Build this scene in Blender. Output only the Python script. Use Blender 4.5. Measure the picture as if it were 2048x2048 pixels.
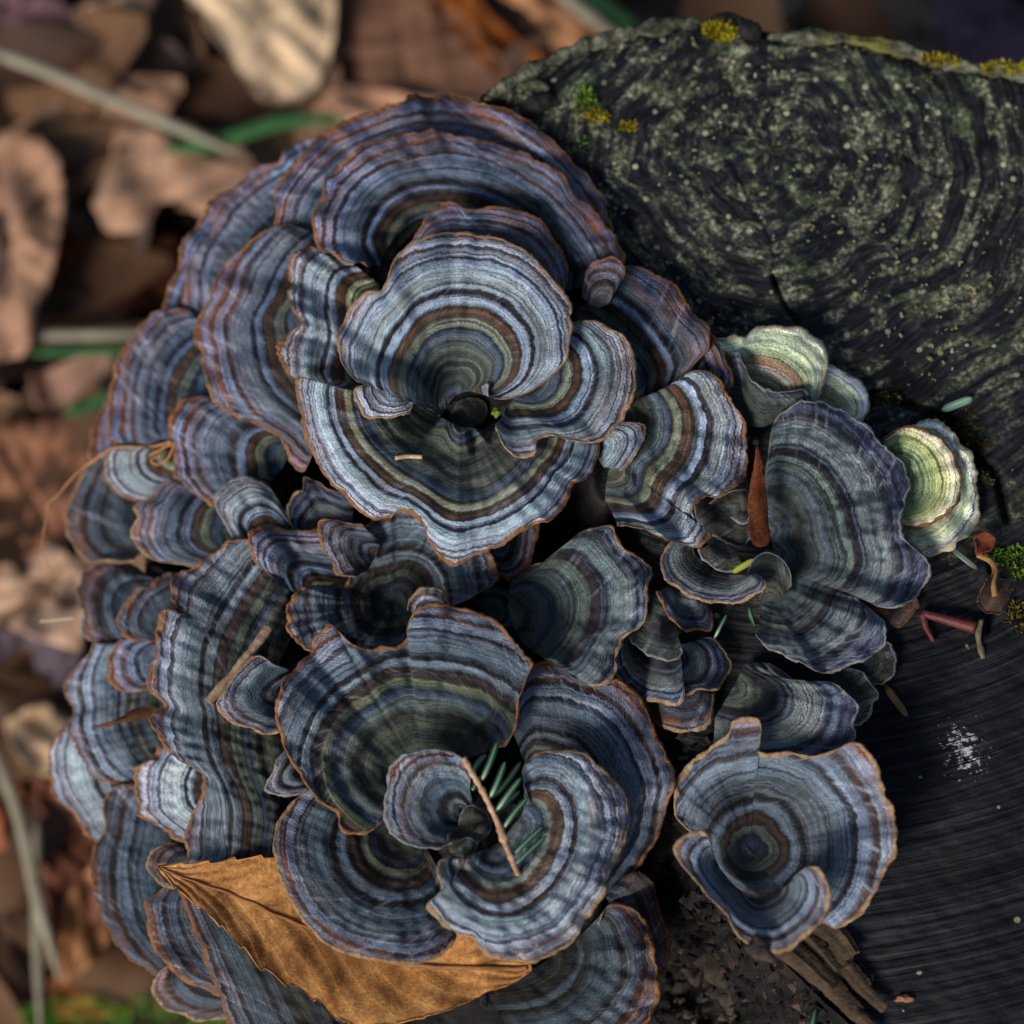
import bpy, math, random
import numpy as np

# ------------------------------------------------------------------ camera, sky, sun, exposure
for o in list(bpy.data.objects): bpy.data.objects.remove(o, do_unlink=True)
scene = bpy.context.scene
COL = scene.collection
TILT = math.radians(20.0); DIST = 0.55; HALF = 0.1 / 0.55
cam_d = bpy.data.cameras.new('camera'); cam = bpy.data.objects.new('camera', cam_d); COL.objects.link(cam)
CAMP = np.array([0.0, -math.sin(TILT) * DIST, math.cos(TILT) * DIST])
cam.location = CAMP; cam.rotation_euler = (TILT, 0, 0)
cam_d.sensor_width = 36.0; cam_d.sensor_fit = 'HORIZONTAL'; cam_d.lens = 18.0 / HALF
cam_d.clip_start = 0.01; cam_d.clip_end = 200.0
cam_d.dof.use_dof = True; cam_d.dof.focus_distance = 0.536; cam_d.dof.aperture_fstop = 11.5
scene.camera = cam

SUN_EL = math.radians(36); SUN_AZ = math.radians(216)        # compass bearing of the sun, y = north
world = bpy.data.worlds.new('World'); scene.world = world; world.use_nodes = True
wn = world.node_tree.nodes; wl = world.node_tree.links
sky = wn.new('ShaderNodeTexSky'); sky.sky_type = 'NISHITA'; sky.sun_disc = False
sky.sun_elevation = SUN_EL; sky.sun_rotation = SUN_AZ
wl.new(sky.outputs[0], wn['Background'].inputs[0]); wn['Background'].inputs[1].default_value = 0.072
sun_d = bpy.data.lights.new('sun', 'SUN'); sun = bpy.data.objects.new('sun', sun_d); COL.objects.link(sun)
sun_d.energy = 3.4; sun_d.angle = math.radians(20); sun_d.color = (1.0, 0.97, 0.93)
sdir = np.array([math.sin(SUN_AZ) * math.cos(SUN_EL), math.cos(SUN_AZ) * math.cos(SUN_EL), math.sin(SUN_EL)])
from mathutils import Vector
sun.rotation_euler = Vector(sdir).to_track_quat('Z', 'Y').to_euler(); sun.location = (0, 0, 2)
scene.view_settings.view_transform = 'Standard'; scene.view_settings.look = 'None'
scene.view_settings.gamma = 1.0; scene.view_settings.exposure = 0.16

rng = random.Random(7); nr = np.random.RandomState(11)
GROUND = -250.0                                                # mm, all heights are above the cut face of the stump

# ------------------------------------------------------------------ measuring helpers
def unproject(x, y, z):
    """survey point: where the sight line of picture point (x, y) meets height z (mm) -> metres"""
    x = np.asarray(x, float); y = np.asarray(y, float); z = np.asarray(z, float) * 0.001
    u = (x - 1024) / 1024 * HALF; v = -(y - 1024) / 1024 * HALF
    ct, st = math.cos(TILT), math.sin(TILT)
    dx = u; dy = st + v * ct; dz = -ct + v * st
    k = (z - CAMP[2]) / dz
    return np.stack([CAMP[0] + dx * k, CAMP[1] + dy * k, CAMP[2] + dz * k], -1)

S6 = 600 / 1932; S7 = 700 / 1932
CROPS = dict(A=(300, 150, S6), B=(800, 150, S6), C=(100, 550, S6), D=(550, 650, S6), E=(950, 500, S6), F=(1350, 550, S7),
             G=(50, 1050, S6), H=(500, 1050, S6), I=(850, 1000, S6), J=(1250, 1100, S6), K=(50, 1450, S6), L=(500, 1450, S6),
             M=(900, 1450, S6), N=(1350, 1350, S7), O=(0, 0, S7), P=(0, 0, 1.0), Q=(1150, 0, 898 / 1932), R=(1700, 700, 348 / 960))
def tr(*parts):
    out = []
    for i in range(0, len(parts), 2):
        x0, y0, s = CROPS[parts[i]]
        out += [(x0 + a * s, y0 + b * s) for a, b in parts[i + 1]]
    return out

def smooth_path(pts, n, closed=False, tension=1.0):
    p = np.array(pts, float)
    if len(p) == 1: return np.repeat(p, n, 0)
    keep = [0] + [i for i in range(1, len(p)) if np.hypot(*(p[i] - p[i - 1])) > 0.5]
    p = p[keep]
    if len(p) == 2 and not closed:
        t = np.linspace(0, 1, n)[:, None]; return p[0] * (1 - t) + p[1] * t
    if closed: q = np.vstack([p[-1], p, p[0], p[1]])
    else: q = np.vstack([2 * p[0] - p[1], p, 2 * p[-1] - p[-2]])
    res = []
    for i in range(1, len(q) - 2):
        a, b, c, d = q[i - 1], q[i], q[i + 1], q[i + 2]
        lb = np.hypot(*(c - b)[:2]); la = max(np.hypot(*(b - a)[:2]), 1e-6); lc = max(np.hypot(*(d - c)[:2]), 1e-6)
        m1 = (c - a) / (la + lb) * lb * tension; m2 = (d - b) / (lb + lc) * lb * tension
        t = np.linspace(0, 1, 24, endpoint=False)[:, None]
        res.append((2 * t**3 - 3 * t**2 + 1) * b + (t**3 - 2 * t**2 + t) * m1 + (-2 * t**3 + 3 * t**2) * c + (t**3 - t**2) * m2)
    r = np.vstack(res + [q[-2][None]])
    L = np.concatenate([[0], np.cumsum(np.hypot(*(np.diff(r, axis=0)[:, :2].T)))])
    tt = np.linspace(0, L[-1], n, endpoint=not closed)
    return np.stack([np.interp(tt, L, r[:, k]) for k in range(r.shape[1])], -1)

def path_len(p): return float(np.hypot(*np.diff(np.array(p)[:, :2], axis=0).T).sum()) if len(p) > 1 else 0.0

def wob(x, seed, waves):
    """smooth pseudo-random wave of x; waves = [(wavelength, amplitude), ...]"""
    r = np.random.RandomState(seed); y = np.zeros_like(np.asarray(x, float))
    for wl_, a in waves:
        for k in range(3):
            f = 1 / (wl_ * r.uniform(0.7, 1.5)); y = y + a * 0.6 * np.sin(2 * np.pi * (x * f + r.rand()))
    return y

def wob2(x, y, seed, waves):
    r = np.random.RandomState(seed); o = np.zeros_like(np.asarray(x, float))
    for wl_, a in waves:
        for k in range(4):
            f = 1 / (wl_ * r.uniform(0.7, 1.5)); th = r.uniform(0, np.pi)
            o = o + a * 0.5 * np.sin(2 * np.pi * ((x * math.cos(th) + y * math.sin(th)) * f + r.rand()))
    return o

# ------------------------------------------------------------------ object helpers
def mesh_obj(name, verts, faces, mat, parent=None, uvs=None, smooth=True, origin=None):
    verts = np.asarray(verts, np.float64)
    if origin is not None: verts = verts - np.asarray(origin)
    faces = np.asarray(faces, np.int32) if not isinstance(faces, list) else faces
    me = bpy.data.meshes.new(name)
    if isinstance(faces, np.ndarray) and len(faces):
        n, k = faces.shape
        me.vertices.add(len(verts)); me.vertices.foreach_set('co', verts.astype(np.float32).ravel())
        me.loops.add(n * k); me.loops.foreach_set('vertex_index', faces.ravel())
        me.polygons.add(n); me.polygons.foreach_set('loop_start', np.arange(0, n * k, k, dtype=np.int32))
        me.update(calc_edges=True)
    else:
        me.from_pydata([tuple(v) for v in verts], [], [tuple(f) for f in faces])
    if uvs:
        li = np.empty(len(me.loops), np.int32); me.loops.foreach_get('vertex_index', li)
        for un, uv in uvs.items():
            l = me.uv_layers.new(name=un); l.data.foreach_set('uv', np.asarray(uv, np.float32)[li].ravel())
    if smooth: me.polygons.foreach_set('use_smooth', np.ones(len(me.polygons), bool))
    if mat: me.materials.append(mat)
    o = bpy.data.objects.new(name, me); COL.objects.link(o)
    if parent is not None: o.parent = parent
    return o

def tag(o, label=None, cat=None, group=None, kind=None):
    if label: o['label'] = label
    if cat: o['category'] = cat
    if group: o['group'] = group
    if kind: o['kind'] = kind
    return o

def thing(name, loc, label, cat, group=None):
    o = bpy.data.objects.new(name, None); o.empty_display_size = 0.005; COL.objects.link(o); o.location = loc
    return tag(o, label, cat, group)

def grid_faces(nt, ns, flip=False, wrap=False):
    i = np.arange(nt - 1)[:, None]; j = np.arange(ns if wrap else ns - 1)[None]
    a = i * ns + j; b = i * ns + (j + 1) % ns; c = (i + 1) * ns + (j + 1) % ns; d = (i + 1) * ns + j
    f = np.stack([a, b, c, d] if not flip else [a, d, c, b], -1).reshape(-1, 4)
    return f

def tube(path, rad, sides=8, flat=1.0, caps=True, up=(0, 0, 1)):
    """path (n,3) metres, rad (n,) metres -> verts, faces"""
    p = np.asarray(path, float); n = len(p); rad = np.broadcast_to(np.asarray(rad, float), (n,))
    t = np.gradient(p, axis=0); t /= np.linalg.norm(t, axis=1)[:, None] + 1e-12
    upv = np.asarray(up, float); s = np.cross(t, upv); s /= np.linalg.norm(s, axis=1)[:, None] + 1e-9
    w = np.cross(s, t)
    a = np.linspace(0, 2 * np.pi, sides, endpoint=False)
    v = p[:, None] + rad[:, None, None] * (np.cos(a)[None, :, None] * s[:, None] + flat * np.sin(a)[None, :, None] * w[:, None])
    v = v.reshape(-1, 3); f = [list(q) for q in grid_faces(n, sides, wrap=True)]
    if caps: f += [list(range(sides))[::-1], [(n - 1) * sides + k for k in range(sides)]]
    return v, f

# ------------------------------------------------------------------ materials
def lin(c): return tuple(((v / 255) / 12.92 if v / 255 <= 0.04045 else ((v / 255 + 0.055) / 1.055) ** 2.4) for v in c)

class NT:
    def __init__(s, name):
        s.m = bpy.data.materials.new(name); s.m.use_nodes = True; s.t = s.m.node_tree; s.n = s.t.nodes; s.b = s.n['Principled BSDF']
    def node(s, kind, **kw):
        x = s.n.new(kind)
        for k, v in kw.items():
            if hasattr(x, k): setattr(x, k, v)
            else: x.inputs[k].default_value = v
        return x
    def link(s, a, b): s.t.links.new(a, b)
    def math(s, op, a, b=None, clamp=False):
        x = s.n.new('ShaderNodeMath'); x.operation = op; x.use_clamp = clamp
        for i, q in enumerate((a, b)):
            if q is None: continue
            if isinstance(q, (int, float)): x.inputs[i].default_value = q
            else: s.link(q, x.inputs[i])
        return x.outputs[0]
    def noise(s, vec, scale, detail=3, rough=0.6, dist=0.0):
        x = s.n.new('ShaderNodeTexNoise'); x.inputs['Scale'].default_value = scale; x.inputs['Detail'].default_value = detail
        x.inputs['Roughness'].default_value = rough; x.inputs['Distortion'].default_value = dist
        if vec is not None: s.link(vec, x.inputs['Vector'])
        return x.outputs['Fac']
    def ramp(s, fac, stops, interp='LINEAR'):
        x = s.n.new('ShaderNodeValToRGB'); e = x.color_ramp.elements; x.color_ramp.interpolation = interp
        while len(e) < len(stops): e.new(0.5)
        for k, (p, c) in enumerate(stops):
            e[k].position = max(0, min(1, p)); e[k].color = (*c, 1) if len(c) == 3 else c
        s.link(fac, x.inputs[0]); return x.outputs[0]
    def mix(s, fac, a, b, mode='MIX'):
        x = s.n.new('ShaderNodeMix'); x.data_type = 'RGBA'; x.blend_type = mode; x.clamp_factor = True
        for i, q in ((0, fac), (6, a), (7, b)):
            if isinstance(q, (int, float)): x.inputs[i].default_value = q
            elif isinstance(q, tuple): x.inputs[i].default_value = (*q, 1)
            else: s.link(q, x.inputs[i])
        return x.outputs[2]
    def uv(s, name, scale=(1, 1, 1), rnd=True):
        u = s.n.new('ShaderNodeUVMap'); u.uv_map = name
        m = s.n.new('ShaderNodeMapping'); m.inputs['Scale'].default_value = scale; s.link(u.outputs[0], m.inputs['Vector'])
        if rnd:
            oi = s.n.new('ShaderNodeObjectInfo'); c = s.n.new('ShaderNodeCombineXYZ')
            s.link(s.math('MULTIPLY', oi.outputs['Random'], 37.0), c.inputs[2]); s.link(s.math('MULTIPLY', oi.outputs['Random'], 91.0), c.inputs[0])
            s.link(c.outputs[0], m.inputs['Location'])
        return m.outputs[0], u.outputs[0]
    def obj(s, scale=(1, 1, 1)):
        u = s.n.new('ShaderNodeTexCoord'); m = s.n.new('ShaderNodeMapping'); m.inputs['Scale'].default_value = scale
        s.link(u.outputs['Object'], m.inputs['Vector']); return m.outputs[0]
    def pos(s):
        return s.n.new('ShaderNodeNewGeometry').outputs['Position']
    def bump(s, h, dist, strength=1.0):
        x = s.n.new('ShaderNodeBump'); x.inputs['Distance'].default_value = dist; x.inputs['Strength'].default_value = strength
        s.link(h, x.inputs['Height']); s.link(x.outputs[0], s.b.inputs['Normal'])
    def done(s, color=None, rough=0.7, spec=0.3, sheen=0.0, sub=0.0):
        if color is not None:
            if isinstance(color, tuple): s.b.inputs['Base Color'].default_value = (*color, 1)
            else: s.link(color, s.b.inputs['Base Color'])
        if isinstance(rough, (int, float)): s.b.inputs['Roughness'].default_value = rough
        else: s.link(rough, s.b.inputs['Roughness'])
        s.b.inputs['Specular IOR Level'].default_value = spec
        if sheen: s.b.inputs['Sheen Weight'].default_value = sheen; s.b.inputs['Sheen Roughness'].default_value = 0.4
        return s.m

# zone sequences of the caps, from the growing margin (0) to the base (1); display colours 0-255
SEQ = {
 'violet': [(0, (104, 66, 40)), (.022, (124, 80, 42)), (.04, (70, 58, 66)), (.055, (112, 116, 148)), (.10, (120, 126, 158)), (.115, (98, 62, 40)),
            (.135, (62, 46, 50)), (.15, (118, 124, 150)), (.195, (128, 136, 158)), (.21, (44, 40, 54)), (.23, (70, 66, 84)), (.25, (118, 126, 146)),
            (.35, (108, 116, 128)), (.42, (92, 100, 116)), (.435, (44, 36, 42)), (.47, (36, 32, 42)), (.49, (118, 130, 156)), (.53, (96, 106, 132)),
            (.545, (54, 38, 36)), (.57, (106, 66, 34)), (.615, (70, 48, 36)), (.64, (112, 120, 96)), (.69, (88, 98, 86)), (.71, (32, 34, 46)),
            (.75, (66, 82, 104)), (.84, (100, 114, 104)), (.9, (46, 54, 58)), (.95, (98, 108, 84)), (1, (72, 80, 62))],
 'rosette': [(0, (128, 84, 50)), (.02, (96, 70, 56)), (.035, (150, 152, 166)), (.07, (160, 164, 178)), (.085, (52, 48, 62)), (.10, (140, 146, 164)),
            (.14, (158, 164, 176)), (.155, (50, 48, 62)), (.175, (138, 146, 166)), (.22, (150, 158, 166)), (.30, (140, 150, 150)), (.345, (122, 134, 146)),
            (.36, (62, 46, 44)), (.385, (54, 44, 48)), (.40, (138, 150, 172)), (.455, (128, 140, 156)), (.47, (84, 56, 36)), (.50, (122, 76, 34)),
            (.54, (98, 66, 38)), (.56, (128, 138, 100)), (.61, (118, 134, 92)), (.63, (44, 46, 54)), (.66, (86, 100, 128)), (.72, (104, 118, 120)),
            (.75, (58, 66, 74)), (.80, (116, 128, 98)), (.87, (64, 74, 60)), (.93, (112, 122, 88)), (1, (76, 84, 58))],
 'blue':   [(0, (112, 84, 62)), (.018, (76, 62, 66)), (.035, (120, 126, 142)), (.075, (124, 132, 150)), (.09, (66, 48, 50)), (.11, (54, 44, 52)),
            (.125, (120, 128, 146)), (.18, (126, 134, 150)), (.195, (44, 38, 46)), (.215, (80, 80, 92)), (.235, (116, 124, 134)), (.35, (108, 118, 126)),
            (.42, (98, 106, 116)), (.435, (44, 34, 36)), (.465, (40, 34, 40)), (.485, (120, 130, 142)), (.53, (106, 116, 130)), (.545, (48, 34, 30)),
            (.575, (92, 60, 34)), (.61, (56, 42, 36)), (.63, (106, 116, 74)), (.675, (94, 108, 70)), (.695, (36, 38, 50)), (.735, (66, 80, 104)),
            (.80, (106, 120, 100)), (.86, (44, 54, 56)), (.92, (100, 112, 82)), (1, (70, 80, 60))],
 'slate':  [(0, (96, 92, 94)), (.02, (60, 64, 82)), (.06, (72, 78, 100)), (.075, (40, 42, 58)), (.09, (96, 104, 128)), (.12, (104, 112, 130)),
            (.135, (40, 42, 54)), (.16, (52, 54, 68)), (.18, (112, 120, 124)), (.27, (108, 116, 114)), (.34, (98, 108, 110)), (.36, (38, 40, 50)),
            (.385, (80, 88, 102)), (.405, (38, 38, 46)), (.44, (62, 50, 56)), (.47, (46, 42, 50)), (.50, (92, 102, 92)), (.56, (84, 96, 86)),
            (.58, (40, 44, 52)), (.61, (84, 94, 90)), (.68, (82, 94, 90)), (.70, (50, 58, 66)), (.74, (76, 88, 100)), (.85, (82, 92, 90)), (1, (56, 62, 56))],
 'pale':   [(0, (206, 200, 180)), (.06, (196, 194, 164)), (.12, (158, 168, 126)), (.20, (184, 186, 150)), (.27, (146, 158, 112)), (.34, (132, 148, 100)),
            (.375, (186, 140, 78)), (.41, (150, 100, 58)), (.44, (206, 198, 168)), (.50, (190, 182, 96)), (.57, (136, 142, 82)), (.7, (112, 124, 80)), (1, (96, 106, 70))],
 'cup': [(0, (216, 206, 178)), (.09, (206, 194, 150)), (.17, (152, 160, 100)), (.30, (122, 138, 90)), (.6, (106, 124, 86)), (1, (90, 106, 74))],
 'olive':  [(0, (92, 88, 78)), (.03, (70, 70, 64)), (.10, (88, 94, 82)), (.14, (62, 66, 62)), (.18, (86, 92, 80)), (.4, (78, 84, 72)), (.45, (52, 54, 52)),
            (.5, (76, 80, 68)), (.7, (66, 70, 60)), (1, (50, 52, 44))],
 'brown':  [(0, (120, 84, 60)), (.1, (110, 82, 68)), (.5, (100, 76, 66)), (1, (80, 60, 50))],
}
SEQ['dark'] = SEQ['blue']  # blue zones darkened: old wet caps, with their shade also put into the colour
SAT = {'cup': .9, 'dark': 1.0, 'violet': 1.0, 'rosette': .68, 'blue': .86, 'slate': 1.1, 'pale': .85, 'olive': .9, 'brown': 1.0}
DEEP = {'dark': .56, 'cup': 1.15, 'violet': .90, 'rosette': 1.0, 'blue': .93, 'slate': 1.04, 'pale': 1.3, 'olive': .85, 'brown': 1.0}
CAPMAT = {}
def cap_material(seq, var):
    key = (seq, var)
    if key in CAPMAT: return CAPMAT[key]
    r = random.Random(hash(seq) % 1000 * 0 + len(seq) * 31 + ord(seq[0]) * 7 + var * 101)
    M = NT('cap_%s_zones' % seq)
    st = []; wa = r.uniform(-.09, .12); wb = r.uniform(-.05, .05); wc = r.uniform(-.012, .012); gs = r.choice((.4, .7, 1.0)); rs = r.choice((.5, .8, 1.0))
    if var >= 10: gs, rs = .72, .9
    for i, (p, c) in enumerate(SEQ[seq]):
        k = r.uniform(0.86, 1.12); h = r.uniform(-5, 5); m = sum(c) / 3
        if m < 60 and r.random() < .22 and .05 < p < .6: k *= 1.55
        pw = p + wa * math.sin(math.pi * p) + wb * math.sin(2 * math.pi * p) + wc * math.sin(5 * math.pi * p)
        g = DEEP[seq] if seq in ('pale', 'brown', 'cup') else DEEP[seq] * (1 - .9 * (1 - m / 96) if m < 90 else (.86 if m < 122 else 1.06))
        if c[1] > c[0] and c[1] - c[2] > 14 and seq not in ('pale', 'cup'): c = tuple(v * gs + (m * .95 + q) * (1 - gs) for v, q in zip(c, (-4, 2, 2)))
        if c[0] - c[2] > 30 and p > .3: c = tuple(v * rs + q * (1 - rs) for v, q in zip(c, (62, 50, 48)))
        if seq in ('violet', 'blue', 'dark', 'rosette') and c[2] > c[0]: c = (c[0] * .92, c[1] * .99, c[2] * 1.02)
        c = tuple((m + (v - m) * SAT[seq]) * g for v in c)
        st.append((pw + (r.uniform(-.005, .005) if 0 < i < len(SEQ[seq]) - 1 else 0), lin(tuple(max(0, min(255, v * k + q)) for v, q in zip(c, (h, 0, -h))))))
    st.sort(key=lambda q: q[0])
    mm, _ = M.uv('mm')
    bd = M.n.new('ShaderNodeUVMap'); bd.uv_map = 'zone'
    sx = M.n.new('ShaderNodeSeparateXYZ'); M.link(bd.outputs[0], sx.inputs[0])
    w1 = M.noise(mm, 0.10, 2, .5); w2 = M.noise(mm, 0.9, 3, .6)
    mmr, _ = M.uv('mm', (2.6, 0.35, 1)); w3 = M.noise(mmr, 1.0, 2, .6)
    d = M.math('ADD', sx.outputs[0], M.math('MULTIPLY', M.math('SUBTRACT', w1, .5), .07))
    d = M.math('ADD', d, M.math('MULTIPLY', M.math('SUBTRACT', w2, .5), .034))
    d = M.math('ADD', d, M.math('MULTIPLY', M.math('SUBTRACT', w3, .5), .026))
    d = M.math('SUBTRACT', M.math('MINIMUM', d, 1.0), M.math('PINGPONG', M.math('MAXIMUM', M.math('SUBTRACT', d, 1.0), 0.0), .30))
    col = M.ramp(d, st)
    # rust comes and goes along the zones, and radial bleached streaks
    mr, _ = M.uv('mm', (0.07, 0.16, 1)); pr = M.noise(mr, 1.0, 2, .5)
    if seq in ('violet', 'rosette', 'blue', 'dark'):
        rust = M.mix(1.0, col, lin((196, 128, 64)), 'MULTIPLY')
        edge = M.math('SUBTRACT', 1.0, M.math('MULTIPLY', d, 3.0 if seq == 'violet' else 5.5), clamp=True)
        mo, _ = M.uv('mm', (0.10, 0.5, 1)); pe = M.math('MULTIPLY', M.math('SUBTRACT', M.noise(mo, 1.0, 3, .6), .39), 3.5, clamp=True)
        col = M.mix(M.math('MULTIPLY', M.math('MULTIPLY', edge, pe), .92), col, M.mix(w2, lin((74, 36, 16)), lin((176, 100, 34))))
        col = M.mix(M.math('MULTIPLY', M.math('SUBTRACT', pr, .52), 3.4 if seq == 'violet' else 2.0, clamp=True), col, rust)
    mq, _ = M.uv('mm', (0.055, 0.10, 1)); pq = M.math('MULTIPLY', M.math('SUBTRACT', M.noise(mq, 1.0, 3, .6), .5), 4.0, clamp=True)
    hs = M.n.new('ShaderNodeHueSaturation'); hs.inputs['Saturation'].default_value = .7; hs.inputs['Value'].default_value = .74; M.link(col, hs.inputs['Color'])
    if seq not in ('pale', 'cup'): col = M.mix(pq, col, hs.outputs[0])
    ms, _ = M.uv('mm', (0.55, 0.05, 1)); st_ = M.noise(ms, 1.0, 3, .6)
    col = M.mix(M.math('MULTIPLY', M.math('MULTIPLY', M.math('SUBTRACT', st_, .54), 3.6 if seq == 'violet' else 2.8, clamp=True), M.math('POWER', sx.outputs[1], 2.0)), col, lin((176, 184, 200) if seq not in ('pale', 'cup') else (190, 190, 170)), 'MIX')
    cbf = M.n.new('ShaderNodeCombineXYZ'); M.link(M.math('MULTIPLY', d, 92.0), cbf.inputs[0]); oi = M.n.new('ShaderNodeObjectInfo'); M.link(M.math('MULTIPLY', oi.outputs['Random'], 53.0), cbf.inputs[1])
    sm = M.n.new('ShaderNodeSeparateXYZ'); M.link(mm, sm.inputs[0]); M.link(M.math('MULTIPLY', sm.outputs[0], .035), cbf.inputs[2])
    fl = M.noise(cbf.outputs[0], 1.0, 2, .6); flv = M.ramp(fl, [(.34, (.20, .19, .23)), (.42, (.66, .65, .68)), (.49, (1.0, 1.0, 1.0)), (.64, (1.48, 1.49, 1.50))])
    col = M.mix(1.0, col, flv, 'MULTIPLY')
    # velvet: fine radial hairs and grain
    mf, _ = M.uv('mm', (2.7, .8, 1)); f1 = M.noise(mf, 1.0, 2, .7)
    mg, _ = M.uv('mm', (3.4, 3.4, 1)); f2 = M.noise(mg, 1.0, 2, .7)
    v = M.math('ADD', M.math('MULTIPLY', M.math('SUBTRACT', f1, .5), 1.1), M.math('MULTIPLY', M.math('SUBTRACT', f2, .5), 2.6))
    v = M.math('MAXIMUM', M.math('ADD', v, 1.0), 0.25)
    cv = M.n.new('ShaderNodeCombineColor')
    for k in range(3): M.link(v, cv.inputs[k])
    col = M.mix(1.0, col, cv.outputs[0], 'MULTIPLY')
    bw = M.n.new('ShaderNodeRGBToBW'); M.link(M.ramp(d, st), bw.inputs[0])
    h = M.math('ADD', M.math('MULTIPLY', bw.outputs[0], 2.2), M.math('MULTIPLY', f1, .35))
    h = M.math('ADD', h, M.math('MULTIPLY', f2, .5))
    M.bump(h, 0.0006, 0.9)
    CAPMAT[key] = M.done(col, M.math('ADD', M.math('MULTIPLY', f2, .3), .45), .32, sheen=.08)
    return CAPMAT[key]

def margin_material(name, a, b):
    M = NT(name); mm, _ = M.uv('mm', (0.35, 0.35, 1)); n1 = M.noise(mm, 1, 4, .65); mh, _ = M.uv('mm', (2.2, 2.2, 1)); n2 = M.noise(mh, 1, 2, .7)
    col = M.mix(M.math('MULTIPLY', M.math('SUBTRACT', n1, .3), 2.4, clamp=True), lin(a), lin(b))
    col = M.mix(M.math('MULTIPLY', M.math('SUBTRACT', n2, .5), 1.4, clamp=True), col, lin((40, 28, 22)))
    M.bump(M.math('ADD', n2, n1), .0004, .8)
    return M.done(col, .7, .3, sheen=.1)
MARG = {'rust': margin_material('margin_rust', (104, 64, 36), (168, 116, 70)), 'tan': margin_material('margin_tan', (116, 84, 58), (184, 152, 114)),
        'cream': margin_material('margin_cream', (168, 150, 120), (206, 194, 164)), 'grey': margin_material('margin_grey', (110, 108, 110), (150, 148, 146)),
        'moss': margin_material('margin_moss', (44, 48, 36), (66, 70, 52)), 'brown': margin_material('margin_brown', (94, 58, 34), (140, 94, 54))}
def pore_material():
    M = NT('pore_surface'); mm, _ = M.uv('mm', (2.5, 2.5, 1)); n = M.noise(mm, 1, 3, .6)
    M.bump(n, .0003, .6); return M.done(M.mix(n, lin((118, 96, 72)), lin((170, 148, 116))), .8, .2)
PORE = pore_material()

# ------------------------------------------------------------------ layering map (which cap lies over which, along the sight line)
CELL = 4; LO = -300; NX = 660
HMAP = np.full((NX, NX), -400.0); HLOW = np.full((NX, NX), 400.0); ATT = []
def cell(x, y): return (np.clip(((np.asarray(y) - LO) / CELL).astype(int), 0, NX - 1), np.clip(((np.asarray(x) - LO) / CELL).astype(int), 0, NX - 1))
def maxfilt(a, k):
    p = np.pad(a, k, mode='edge'); out = a.copy()
    for i in range(2 * k + 1): out = np.maximum(out, p[i:i + a.shape[0], k:k + a.shape[1]])
    p = np.pad(out, k, mode='edge'); o2 = out.copy()
    for j in range(2 * k + 1): o2 = np.maximum(o2, p[k:k + a.shape[0], j:j + a.shape[1]])
    return o2
def boxblur(a, k):
    for ax in (0, 1):
        p = np.pad(a, [(k, k) if q == ax else (0, 0) for q in (0, 1)], mode='edge'); c = np.cumsum(p, ax)
        z = np.zeros_like(np.take(c, [0], ax)); c = np.concatenate([z, c], ax); w = 2 * k + 1
        a = (np.take(c, np.arange(w, c.shape[ax]), ax) - np.take(c, np.arange(0, c.shape[ax] - w), ax)) / w
    return a

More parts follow.
